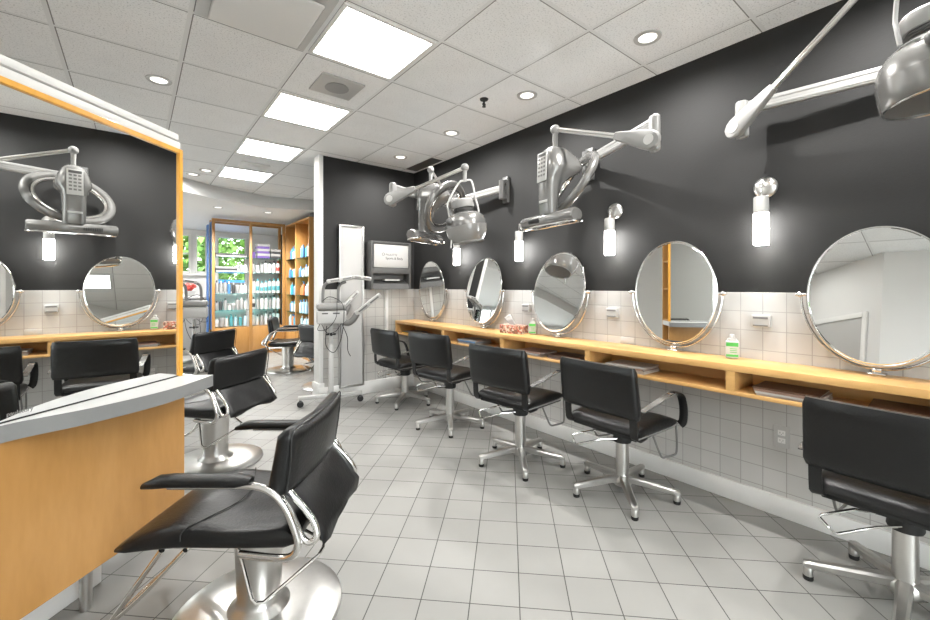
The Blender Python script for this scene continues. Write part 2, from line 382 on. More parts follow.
dlab = ['largest looking recessed downlight, on the ceiling above the keypad dryer elbow', 'recessed downlight beside the black sprinkler head', 'recessed downlight above the hood dryer with smoky visor',
        'small recessed downlight by the dark vent slot, in front of the short dark wall', 'recessed downlight nearest the orange framed mirror', 'tiny recessed downlight just right of the orange mirror frame', 'tiny recessed downlight between the mirror frame and farthest ceiling panel']
def downlight(x, y, z, label):
    t = thing('recessed_downlight', label, 'downlight', (x, y, z), 0, 'recessed downlights')
    MB().lathe([(.052, 0), (.052, -.004), (.075, -.006), (.078, 0)], n=32, closed=True).build('trim_ring', M['plasticw'], t)
    MB().lathe([(.0, -.001), (.051, -.001), (.051, -.003), (0, -.003)], n=24).build('lens', M['downglow'], t)
    return t
SPOT = 52
def spot(x, y, z, e, ang=172, blend=1., rad=.014):
    l = bpy.data.lights.new('downlight_beam', 'SPOT'); l.energy = e; l.spot_size = R(ang); l.spot_blend = blend; l.shadow_soft_size = rad; l.color = (1, .985, .96)
    o = bpy.data.objects.new('downlight_beam', l); COL.objects.link(o); o.location = (x, y, z - .02)
for (x, y), l in zip(dl, dlab):
    downlight(x, y, CE, l); spot(x, y, CE, SPOT if x > 2 else SPOT * .5)
spot(2.36, .27, CE, SPOT); downlight(2.36, .27, CE, 'recessed downlight out of the photo above the near counter end')
for i, (x, y) in enumerate(((1.05, 7.75), (1.80, 7.75), (1.25, 9.6), (-.6, 8.2))):
    downlight(x, y, 2.56, ['recessed downlight in the lowered ceiling above the left glass cabinet bay', 'recessed downlight in the lowered ceiling above the right glass cabinet bay',
                           'recessed downlight in the lowered ceiling behind the glass cabinet', 'recessed downlight in the lowered ceiling hidden by the mirror station'][i])
    spot(x, y, 2.56, SPOT * 2.2, 150, .6, .05)
# speaker grille
t = thing('ceiling_speaker', 'square grey ceiling speaker grille with round centre between two lit panels', 'speaker', (1.155, 2.96, CE))
MB().box(1.0, 1.31, 2.81, 3.11, CE - .012, CE, .004).build('plate', M['plasticw'], t, True)
MB().lathe([(0, -.012), (.082, -.012), (.085, -.016), (.05, -.019), (0, -.020)], Matrix.Translation((1.155, 2.96, CE))).build('grille', M['plastic'], t, True)
t = thing('ceiling_vent', 'small pale square ceiling vent between the two farthest lit panels', 'vent', (1.12, 5.5, CE))
MB().box(.97, 1.28, 5.40, 5.62, CE - .014, CE, .004).build('plate', M['trim'], t, True)
MB().box(1.05, 1.20, 5.46, 5.56, CE - .022, CE - .014, .003).build('grille', M['trim'], t, True)
t = thing('air_diffuser', 'large flat white air diffuser plate hanging just below the ceiling', 'vent', (.53, 2.3, CE))
MB().box(.245, .815, 2.053, 2.63, CE - .012, CE, .005).build('frame', M['plasticw'], t, True)
MB().box(.30, .76, 2.10, 2.575, CE - .045, CE - .03, .012, 3).box(.5, .56, 2.3, 2.36, CE - .035, CE - .012).build('plate', M['white'], t, True)
tag(MB().box(2.64, 2.79, 3.93, 4.50, CE - .006, CE, .001, 1).build('ceiling_slot_vent', M['dgrey']), 'dark rectangular slot in the ceiling strip above the corner of dark walls', 'vent')
t = thing('sprinkler_head', 'black fire sprinkler head hanging from the ceiling beside a downlight', 'sprinkler', (2.134, 2.444, CE))
MB().lathe([(.0, 0), (.034, 0), (.030, -.010), (.012, -.016), (0, -.016)], n=20).build('escutcheon', M['rubber'], t)
MB().cyl((0, 0, -.012), (0, 0, -.05), .008).tube(crv([(-.004, 0, -.03), (-.016, 0, -.042), (-.004, 0, -.058)], 4), .003, 6).tube(crv([(.004, 0, -.03), (.016, 0, -.042), (.004, 0, -.058)], 4), .003, 6).lathe([(0, -.058), (.014, -.058), (.016, -.062), (0, -.063)], n=12).build('nozzle', M['rubber'], t)

# ------------------------------------------------------------------ wooden counter along the right wall
XF, ZT = 2.528, .857
YC0, YC1 = -1.0, 4.572
t = thing('vanity_counter', 'long maple counter with open cubbyholes running along the tiled wall', 'counter', ((XF + D) / 2, 1.8, .69))
XB = D - .014
MB().box(XF, XB, YC0, YC1, ZT - .038, ZT, .004).build('top', M['woodh'], t, True)
MB().box(XF + .004, XB, YC0, YC1, .690, .712, .003).build('shelf', M['woodh'], t, True)
MB().box(XB - .012, XB, YC0, YC1, .712, ZT - .038).build('back_panel', M['woodh'], t, True)
for y in (YC1 - .011, 3.56, 2.66, 1.775, .865, -.05):
    MB().box(XF + .002, XB - .012, y - .011 * (1 if y > 4 else 2), y + .011 * (1 if y > 4 else 2), .712, ZT - .038).build('divider', M['woodh'], t, True)

# ------------------------------------------------------------------ magazines in the cubbyholes
def magazine(x, y, z, h, w, l, rz, mk, label):
    mb = MB().use(0).box(-w / 2, w / 2, -l / 2, l / 2, 0, h * .15).box(-w / 2, w / 2, -l / 2, l / 2, h * .85, h).box(-w / 2, -w / 2 + .003, -l / 2, l / 2, h * .15, h * .85)
    mb.use(1).box(-w / 2 + .003, w / 2 - .003, -l / 2 + .002, l / 2 - .002, h * .15, h * .85)
    o = mb.build('magazine', [M[mk], M['pp']]); o.location = (x, y, z); o.rotation_euler.z = rz
    tag(o, label, 'magazine', 'magazines in the counter cubbies')
stacks = [(2.66, 4.32, ['ye', 'bd'], .0, 'in the cubby at the far counter end', ['yellow magazine below the black one', 'black magazine lying on the yellow one'], .05),
          (2.645, 3.17, ['mg3', 'mg2', 'bb', 'bg'], .02, 'in the cubby behind the second chair from the dark wall', None, .0),
          (2.64, 2.36, ['mg3', 'bg', 'mg'], .0, 'in the cubby below the tissue box', None, .0),
          (2.65, 2.03, ['mg', 'bd', 'bn'], .03, 'beside the divider behind the chair with a full black back', None, .0),
          (2.645, 1.50, ['mg3', 'mg3', 'mg', 'pp'], .0, 'in the cubby below the oval mirror with cabinet reflection', None, .0),
          (2.645, .62, ['mg3', 'pp', 'mg', 'bn'], .0, 'in the cubby right of the green labelled bottle', None, .0),
          (2.655, .18, ['bn', 'mg', 'bn'], .03, 'peeking over the nearest chair back', None, .0)]
for si, (x, y, cs, rz, where, lb, _) in enumerate(stacks):
    z = .7125; hs = [.011, .009, .012, .008]
    for k, c in enumerate(cs):
        pos = {0: 'bottom magazine', len(cs) - 1: 'top magazine'}.get(k, 'second magazine from the bottom' if k == 1 else 'third magazine from the bottom')
        lab = (lb[k] + ' ' + where) if lb else '%s %s' % (pos, where)
        magazine(x + random.uniform(-.006, .006), y + random.uniform(-.015, .015), z, hs[k], .205, .275, rz + random.uniform(-.04, .04), c, lab); z += hs[k] + .0004
# ------------------------------------------------------------------ things on the counter
def pump_bottle(x, y, label):
    t = thing('sanitizer_bottle', label, 'bottle', (x, y, ZT + .0005), R(20), 'sanitizer bottles')
    MB().box(-.022, .022, -.036, .036, 0, .115, .012, 3).box(-.017, .017, -.026, .026, .108, .128, .008, 2).build('bottle_body', M['plasticw'], t)
    MB().lathe([(0, .128), (.016, .128), (.015, .148), (.012, .152), (0, .152)], n=16).build('cap', M['plasticw'], t)
    lb = MB().use(0).box(-.0232, -.0222, -.0345, .0345, .012, .104)
    lb.use(1).box(-.0236, -.0232, -.032, .032, .078, .102).box(-.0236, -.0232, -.032, .032, .014, .028)
    for k in range(3): lb.box(-.0236, -.0232, -.024, .012, .040 + k * .011, .044 + k * .011)
    lb.build('front_label', [M['plasticw'], M['gr']], t); t.scale = (.93, .93, .93)
pump_bottle(2.735, .925, 'white bottle with green and white label standing between the two large mirrors')
pump_bottle(2.735, 2.475, 'white bottle with green label standing beside the tissue box')
t = thing('tissue_box', 'red and white patterned tissue box with a tissue sticking out', 'tissue box', (2.68, 2.66, ZT + .0005), R(10))
MB().box(-.06, .06, -.115, .115, 0, .075, .003).build('box', M['tissue'], t)
tb = MB(); g = []
for i in range(7):
    u = i / 6
    g.append([V((-.012 + .004 * math.sin(u * 9), -.03 + .07 * v + .05 * u * 1.2, .072 + u * .10 * (1 - .35 * v) + .004 * math.sin(v * 8 + u * 5))) for v in [k / 6 for k in range(7)]])
for a, b in zip(g[:-1], g[1:]):
    for k in range(6): tb.add([a[k], a[k + 1], b[k + 1], b[k]], [[0, 1, 2, 3]])
to = tb.build('tissue', M['plasticw'], t); sm = to.modifiers.new('s', 'SOLIDIFY'); sm.thickness = .002

# ------------------------------------------------------------------ oval mirrors on yokes
def make_mirror():
    t = thing('vanity_mirror', '', 'mirror')
    ax_, az_, n = .255, .328, 96
    def ring(sc, x, off=0): return [V((x, (ax_ + off) * sc * math.cos(2 * math.pi * k / n), (az_ + off) * sc * math.sin(2 * math.pi * k / n))) for k in range(n)]
    g = MB().loft([ring(1, .004), ring(1, -.002), ring(.985, -.004)]).build('mirror_glass', M['mirror'], t, sharp=2)
    rim = MB().tube(ring(1, .003, .004), .0065, 8, True)
    rim.loft([ring(.99, .014), ring(.99, .0055)]); r = rim.build('rim', M['chrome'], t)
    for o in (g, r): o.location = (-.03, 0, 1.237 - ZT)
    zc = 1.237 - ZT; yk = []
    for k in range(33):
        a = math.pi + math.pi * k / 32
        yk.append(V((-.02, (ax_ + .032) * math.cos(a), zc + (az_ + .024) * math.sin(a))))
    y = MB().tube(yk, .006, 8); y.build('yoke', M['chrome'], t)
    for sgn in (-1, 1):
        MB().cyl((-.022, sgn * (ax_ - .012), zc), (-.022, sgn * (ax_ + .055), zc), .009).lathe([(0, 0), (.016, 0), (.017, .008), (.013, .016), (0, .018)], axis((-.022, sgn * (ax_ + .03), zc), (0, sgn, 0)), 16).build('pivot_knob', M['chrome'], t)
    MB().box(-.045, .005, -.032, .032, 0, .012, .003).box(-.033, -.007, -.016, .016, .012, zc - az_ - .018, .003).build('stand', M['chrome'], t)
    return t
m0 = make_mirror()
my = [4.09, 3.16, 2.215, 1.272, .322]
ml = ['oval tilting mirror at the far counter end beside the dark wall', 'oval tilting mirror second from the far counter end, left of the tissue box', 'oval tilting mirror to the right of the tissue box, below the keypad dryer',
      'oval tilting mirror left of the tall green labelled bottle, reflecting orange cabinet', 'large round looking mirror at the near counter end, cut by the photo edge']
for i, (y, tl) in enumerate(zip(my, (-3, 9, 11, 0, 8.6))):
    o = m0 if i == 0 else dup(m0)
    o.location = (D - .05, y, ZT + .0005); o['label'] = ml[i]; o['group'] = 'oval mirrors on the counter'
    if i == 0: o.rotation_euler.z = R(0)
    for c in o.children:
        if c.name.startswith(('mirror_glass', 'rim')): c.rotation_euler.y = R(tl)

# ------------------------------------------------------------------ wall sconces
def make_sconce():
    t = thing('wall_sconce', '', 'wall lamp')
    MB().lathe([(0, 0), (.058, 0), (.060, .008), (.052, .022), (.03, .032), (0, .036)], axis((0, 0, 0), (-1, 0, 0)), 28).build('backplate', M['brushed'], t)
    MB().tube(crv([(-.03, 0, .0), (-.06, 0, .012), (-.078, 0, .005), (-.082, 0, -.03), (-.082, 0, -.075)], 5), .005, 8).build('stem', M['chrome'], t)
    T = Matrix.Translation((-.082, 0, 0))
    MB().lathe([(0, -.062), (.033, -.062), (.036, -.068), (.036, -.155), (.034, -.155)], T, 24).build('shade', M['frost'], t)
    MB().lathe([(.036, -.155), (.0362, -.33), (.033, -.333), (.030, -.333), (.030, -.2), (0, -.2)], T, 24).build('lit_shade', M['lampglow'], t)
    MB().lathe([(0, -.07), (.008, -.07), (.008, -.05), (0, -.05)], T, 10).build('screw', M['brushed'], t)
    return t
s0 = make_sconce()
slab = ['glass tube wall lamp with chrome plate right of the keypad dryer, above a large mirror', 'glass tube wall lamp with chrome plate directly below and right of the keypad dryer', 'glass tube wall lamp with chrome plate between the hood dryer and keypad dryer', 'glass tube wall lamp half hidden behind the hood dryer with smoky visor']
slab[0] = 'glass tube wall lamp with chrome plate below the white dryer arm elbow'
for i, y in enumerate((.785, 1.735, 2.66, 3.60)):
    o = s0 if i == 0 else dup(s0); o.location = (D, y, 1.845); o['label'] = slab[i]; o['group'] = 'glass tube wall lamps'

# ------------------------------------------------------------------ small wall fittings
def small_holder(y, z, label):
    t = thing('card_holder', label, 'card holder', (D - .0105, y, z), 0, 'white card holders on the tiles')
    MB().box(-.032, 0, -.045, .045, -.034, .034, .004).build('body', M['plasticw'], t)
    MB().box(-.035, -.032, -.036, .036, .012, .024).box(-.036, -.032, -.036, .036, -.030, -.022).build('slot', M['grey'], t)
small_holder(.80, 1.082, 'small white holder on the tiles above the white and green bottle, near mirrors')
small_holder(1.745, 1.082, 'small white holder on the tiles below the wall lamp right of the keypad dryer')
small_holder(2.62, 1.082, 'small white holder on the tiles above the tissue box')
def outlet(loc, n, label):
    t = thing('wall_outlet', label, 'outlet', loc, 0 if n == 'x' else R(90), 'white wall outlets')
    MB().box(-.007, 0, -.037, .037, -.060, .060, .003).build('cover_plate', M['plasticw'], t)
    for s in (-1, 1):
        sk = MB().box(-.009, -.006, -.017, .017, s * .021 - .014, s * .021 + .014, .002).build('socket', M['trim'], t)
        MB().box(-.0094, -.0088, -.008, -.006, s * .021 - .003, s * .021 + .006).box(-.0094, -.0088, .006, .008, s * .021 - .003, s * .021 + .006).box(-.0094, -.0088, -.0015, .0015, s * .021 - .009, s * .021 - .006).build('slot', M['dgrey'], sk)
outlet((D - .0115, .707, .443), 'x', 'white wall outlet on low tiles left of the nearest black chair')
outlet((D - .0115, 2.46, .43), 'x', 'white wall outlet on low tiles seen past the third chair from the dark wall')
outlet((D - .0115, 3.30, .43), 'x', 'white wall outlet on low tiles behind the second chair from the dark wall')
t = thing('switch_plate', 'blank white plate on the tiles just above the counter, left of cabinet reflecting mirror', 'outlet', (D - .0115, 1.63, .885))
MB().box(-.006, 0, -.055, .055, -.022, .022, .003).build('cover_plate', M['plasticw'], t)

# ------------------------------------------------------------------ short dark wall fittings
t = thing('framed_board', 'tall narrow white board in a metal frame on the short dark wall', 'board', (1.964, YB - .02, .11))
yb0 = YB - .040
f = MB()
for a, b, c, d in ((1.812, 1.832, .115, 1.985), (2.096, 2.116, .115, 1.985), (1.832, 2.096, .115, .135), (1.832, 2.096, 1.965, 1.985)):
    f.box(a, b, yb0 - .012, YB - .0125, c, d, .003)
f.build('frame', M['brushed'], t, True)
MB().box(1.832, 2.096, yb0 - .002, YB - .013, .135, 1.965).build('board', M['plasticw'], t, True)
t = thing('sign_cabinet', 'dark grey wall cabinet with white sign panel and open slot, beside tall board', 'cabinet', (2.44, YB, 1.25))
y0, y1 = YB - .17, YB - .0125
c = MB().box(2.145, 2.175, y0, y1, 1.245, 1.815, .004).box(2.655, 2.685, y0, y1, 1.245, 1.815, .004).box(2.175, 2.655, y0, y1, 1.785, 1.815, .004).box(2.175, 2.655, y1 - .02, y1, 1.245, 1.785)
c.box(2.175, 2.655, y0, y1 - .02, 1.43, 1.50, .003).prism([(y0 - .0, 1.245), (y1 - .02, 1.245), (y1 - .02, 1.36), (y0 + .02, 1.31)], 2.175, 2.655, Matrix(((0, 0, 1, 0), (1, 0, 0, 0), (0, 1, 0, 0), (0, 0, 0, 1))))
c.build('cabinet_body', M['dgrey'], t, True)
sgn = MB().box(2.185, 2.645, y0 + .006, y0 + .02, 1.505, 1.78, .002).build('sign_panel', M['plasticw'], t, True)
def text(body, size, origin, xdir, ydir, m, parent, name='lettering', ext=.0004):
    cu = bpy.data.curves.new(name, 'FONT'); cu.body = body; cu.size = size; cu.extrude = ext
    tmp = bpy.data.objects.new('tmp', cu); COL.objects.link(tmp); dg = bpy.context.evaluated_depsgraph_get()
    me = bpy.data.meshes.new_from_object(tmp.evaluated_get(dg)); me.name = name; bpy.data.objects.remove(tmp); me.materials.clear(); me.materials.append(m)
    o = bpy.data.objects.new(name, me); COL.objects.link(o); o.parent = parent
    x, y = V(xdir).normalized(), V(ydir).normalized()
    o.matrix_basis = wm(parent).inverted() @ frame(origin, x, y, x.cross(y)); return o
text('PAULETTE', .034, (2.335, y0 + .0055, 1.648), (1, 0, 0), (0, 0, 1), M['dgrey'], sgn)
text('Sports & Body', .040, (2.335, y0 + .0055, 1.603), (1, 0, 0), (0, 0, 1), M['rubber'], sgn)
MB().tube([(2.305 + .016 * math.cos(a * .5236), y0 + .005, 1.662 + .016 * math.sin(a * .5236)) for a in range(12)], .0025, 5, True).build('emblem', M['dgrey'], sgn, True)
MB().box(2.34, 2.54, y0 + .03, y0 + .10, 1.345, 1.365, .002).build('paper_slip', M['plasticw'], t, True)

# ------------------------------------------------------------------ mirror station on the left (turned 45 degrees)
dv, nv = V((math.sin(R(45.1)), math.cos(R(45.1)), 0)), V((math.cos(R(45.1)), -math.sin(R(45.1)), 0))
ZS = .833; D0 = -1.648; ZM = 1.962
ST = frame(nv * D0, dv, nv, V((0, 0, 1)))   # x along mirror, y toward the room
ST = frame(nv * D0, dv, -nv, V((0, 0, 1)))  # y away from the room so the frame stays right-handed
T0 = frame((0, 0, 0), dv, -nv, V((0, 0, 1)))
s0x, s1x, th = .45, 1.903, .22
t = thing('mirror_station', 'maple styling station with big orange framed mirror and curved grey top', 'styling station', tuple(nv * (D0 - .2) + dv * 1.2), 0)
def sb(mb, name, m, **k): return mb.build(name, m, t, True, **k)
# carcass: front and back panels, end cubbies
sb(MB().box(s0x, s1x, -.012, .014, .165, ZS - .056, .002, 1, T=ST), 'front_panel', M['wood'])
sb(MB().box(s0x, s1x - .002, th - .014, th + .012, .165, ZM, .002, 1, T=ST), 'back_panel', M['wood'])
sb(MB().box(s0x, s1x - .02, .014, th - .014, .165, .185, T=ST).box(s1x - .30, s1x - .28, .014, th - .014, .185, ZS - .056, T=ST), 'carcass', M['wood'])
# lens-shaped desktop, both sides of the mirror
fr = [(.95, -.004), (1.15, -.02), (1.24, -.055), (1.33, -.10), (1.45, -.138), (1.58, -.165), (1.70, -.17), (1.82, -.16), (1.935, -.142)]
cv = [(p.x, p.y) for p in crv([V((a, b, 0)) for a, b in fr], 5)]
poly = cv + [(s1x + .002, -.001), (.95, -.001)]
dt = MB().prism(poly, ZS - .056, ZS, ST)
dt.mi = [0 if k < 2 else 1 for k in range(len(dt.f))]
dt.box(s0x, s1x - .001, -.0005, th - .012, ZS - .056, ZS, T=ST)
sb(dt, 'desktop', [M['laminate'], M['laminate_edge']], sharp=30)
def mframe(y0, y1, ym, nm):
    f = MB().box(s1x - .022, s1x, y0, y1, ZS, ZM, .002, 1, T=ST).box(s0x, s0x + .022, y0, y1, ZS, ZM, .002, 1, T=ST).box(s0x + .022, s1x - .022, y0, y1, ZM - .022, ZM, .002, 1, T=ST)
    return sb(f, 'mirror_frame', M['frame'])
mframe(-.004, .03, 0, 0)
g = sb(MB().box(s0x + .0215, s1x - .0215, .006, .016, ZS + .004, ZM - .0215, T=ST), 'mirror_glass', M['mirror'])
sb(MB().box(s0x + .0215, s1x - .0215, .003, .017, ZS, ZS + .0045, T=ST), 'glass_gasket', M['rubber'])
text('out   pauletory', .020, ST @ V((1.135, .0055, ZS + .018)), dv, V((0, 0, 1)), M['plastic'], g, ext=.0001)
ec = MB().box(s1x - .30, s1x - .28, .03, th - .03, ZS, ZM, T=ST)
for z in (ZM - .02, ZM - .37, ZM - .73, ZS): ec.box(s1x - .28, s1x - .001, .03, th - .03, z, z + .02, T=ST)
for z in (.45, ): ec.box(s1x - .28, s1x - .004, .014, th - .014, z, z + .02, T=ST)
sb(ec, 'end_cubby', M['wood'])
sb(MB().box(s0x, s1x - .012, .0, .06, ZM + .0005, ZM + .034, .003, T=ST).box(s0x, s1x - .03, .012, .05, ZM + .034, ZM + .038, T=ST).box(s0x, s1x - .028, -.006, .07, ZM + .038, ZM + .070, .006, T=ST), 'light_rail', M['trim'])
for x in (1.46, .6):
    for y in (.035, th - .035):
        sb(MB().lathe([(0, 0), (.019, 0), (.022, .166), (0, .166)], ST @ Matrix.Translation((x, y, 0)), 20), 'leg', M['brushed'])
sb(MB().box(s1x - .0145, s1x + .0015, -.008, .012, .165, .52, T=ST), 'edge_strip', M['brushed'])
struct('baseboard_left', MB().box(s0x - .6, s1x - .30, .12, .28, 0, .10, .006, T=ST), M['trim'])

# ------------------------------------------------------------------ counter chairs (five-star base)
def legs_of(t): return [c for c in t.children if c.name.startswith('leg')]
def make_star_chair():
    t = thing('styling_chair', '', 'chair')
    def pad(poly_scale, z, inset=0): pass
    # seat: rounded slab, waterfall front
    st = MB(); secs = []
    for i in range(13):
        u = i / 12; x = -.225 + .455 * u
        top = .475 + .012 * math.sin(u * math.pi) - .03 * max(0, (u - .72) / .28) ** 2 - .010 * max(0, (.15 - u) / .15)
        bot = .415 + .02 * max(0, (u - .8) / .2) ** 2
        w = .238 - .012 * max(0, (u - .85) / .15) ** 2 - .01 * max(0, (.1 - u) / .1) ** 2
        if i in (0, 12): top -= .015; bot += .012
        s = []
        for k in range(20):
            a = 2 * math.pi * k / 20; ca, sa = math.cos(a), math.sin(a)
            yy = w * math.copysign(abs(ca) ** .22, ca); zz = (top + bot) / 2 + (top - bot) / 2 * math.copysign(abs(sa) ** .45, sa)
            s.append(V((x, yy, zz)))
        secs.append(s)
    st.loft(secs).build('seat', M['leather'], t, sharp=60)
    MB().box(-.20, .20, -.215, .215, .398, .4165, .006).build('seat_plate', M['rubber'], t)
    MB().tube(crv([(-.23, -.243, .428), (.15, -.243, .428), (.225, -.20, .430), (.232, 0, .432), (.225, .20, .430), (.15, .243, .428), (-.23, .243, .428)], 5), .0045, 6).build('piping', M['grey'], t)
    # backrest: padded square, leaning back
    bt = MB(); secs = []
    tilt = .13
    for i in range(11):
        u = i / 10; z = .535 + .285 * u; th_ = .030 if 0 < i < 10 else .016
        w = .262 - (.008 if i in (0, 10) else 0) - .008 * u
        s = []
        for k in range(20):
            a = 2 * math.pi * k / 20; ca, sa = math.cos(a), math.sin(a)
            yy = w * math.copysign(abs(ca) ** .18, ca); dx = th_ * math.copysign(abs(sa) ** .5, sa) + .014 * (1 - (yy / w) ** 2) * (-1) * .0
            s.append(V((-.235 - tilt * (z - .535) + dx - .02 * (1 - (yy / .262) ** 2), yy, z)))
        secs.append(s)
    bk = bt.loft(secs).build('backrest', M['leather'], t, sharp=60)
    for sg in (-1, 1):
        MB().ell((-.262, sg * .20, .585), (.010, .010, .010), n=12, h=8).build('button', M['rubber'], bk)
        MB().tube(crv([(-.245, sg * .222, .62), (-.243, sg * .222, .54), (-.238, sg * .222, .46), (-.225, sg * .222, .425), (-.19, sg * .215, .408), (-.10, sg * .20, .404)], 4), 0, 4, flat=(.022, .004), up=(1, 0, 0)).build('strap', M['leather'], t)
        # armrest: steel strip running forward, then wrapped black loop down to the seat
        ar = MB().tube(crv([(-.235, sg * .262, .585), (-.12, sg * .268, .605), (.0, sg * .272, .632), (.09, sg * .272, .640), (.15, sg * .272, .625)], 5), 0, 4, flat=(.019, .003), up=(0, 0, 1)).build('armrest', M['silver'], t)
        MB().tube(crv([(.08, sg * .272, .641), (.14, sg * .272, .632), (.185, sg * .272, .60), (.215, sg * .270, .53), (.225, sg * .262, .45), (.222, sg * .245, .425)], 5), 0, 8, flat=(.026, .009), up=(0, 0, 1)).build('arm_sleeve', M['leather'], ar)
    # column
    MB().lathe([(0, .30), (.052, .30), (.056, .31), (.054, .33), (.057, .345), (.055, .365), (.058, .38), (.062, .399), (0, .399)], n=24).build('column_sleeve', M['rubber'], t)
    MB().lathe([(0, .085), (.039, .085), (.039, .372), (0, .372)], n=24).build('column', M['brushed'], t)
    MB().lathe([(0, .055), (.05, .055), (.058, .075), (.055, .100), (.043, .112), (0, .112)], n=24).build('base_hub', M['alu'], t)
    for k in range(5):
        a = R(72 * k)
        l = MB(); secs = []
        for u in (0, .2, .5, .8, .96, 1.):
            r = .03 + .29 * u; z = .098 - .032 * u; w = (.026 - .008 * u) * (1 if u < 1 else .75); h = (.020 - .005 * u) * (1 if u < 1 else .6)
            secs.append([V((r, w * sx_, z + h * sz_)) for sx_, sz_ in ((-1, -.7), (-.7, -1), (.7, -1), (1, -.7), (1, .5), (.6, 1), (-.6, 1), (-1, .5))])
        l.lathe([(0, .019), (.0185, .019), (.0185, .055), (.012, .066), (0, .066)], Matrix.Translation((.302, 0, 0)), 14)
        lo = l.loft(secs).build('leg', M['alu'], t); lo.rotation_euler.z = a
        MB().lathe([(0, .0), (.017, .0), (.019, .004), (.019, .020), (0, .020)], Matrix.Translation((.302, 0, 0)), 14).build('glide', M['rubber'], lo)
    MB().tube([(-.02, .05, .338), (-.10, .13, .352), (-.20, .212, .326), (-.212, .216, .318), (-.245, .165, .290), (-.240, .155, .288), (-.13, .06, .322), (-.03, -.01, .325)], .0055, 8).build('pump_lever', M['chrome'], t)
    for sg in (-1, 1):
        y = sg * .222
        MB().tube(crv([(-.04, y, .402), (.03, y, .29), (.06, y, .258), (.10, y, .248), (.20, y, .240), (.222, y, .246), (.230, y, .27), (.230, y, .34), (.230, y * .98, .42)], 4), .0065, 8).build('foot_bar', M['grey'], t)
    return t
c0 = make_star_chair()
star = [(2.334, 4.00, 4, -137, 'black styling chair on star base nearest the short dark wall'),
        (2.262, 3.065, 9, -125, 'black styling chair on star base second from the short dark wall'),
        (2.205, 2.12, 6, -130, 'black styling chair on star base third from the short dark wall'),
        (2.365, 1.405, -2, -137, 'black styling chair on star base in front of the cabinet reflecting mirror'),
        (2.405, .20, -3, -106, 'nearest black styling chair on star base, its back cut by the photo edge')]
for i, (x, y, rz, br, lab) in enumerate(star):
    o = c0 if i == 0 else dup(c0)
    o.location = (x, y, 0); o.rotation_euler.z = R(rz); o['label'] = lab; o['group'] = 'black chairs along the counter'
    for ch in o.children:
        if not ch.name.startswith(('leg', 'base_hub', 'column.', 'column')) or ch.name.startswith('column_sleeve'): ch.location.z = (0, .05, .045, .02, .012)[i]
    for k, l in enumerate(legs_of(o)): l.rotation_euler.z = R(72 * k + br - rz)

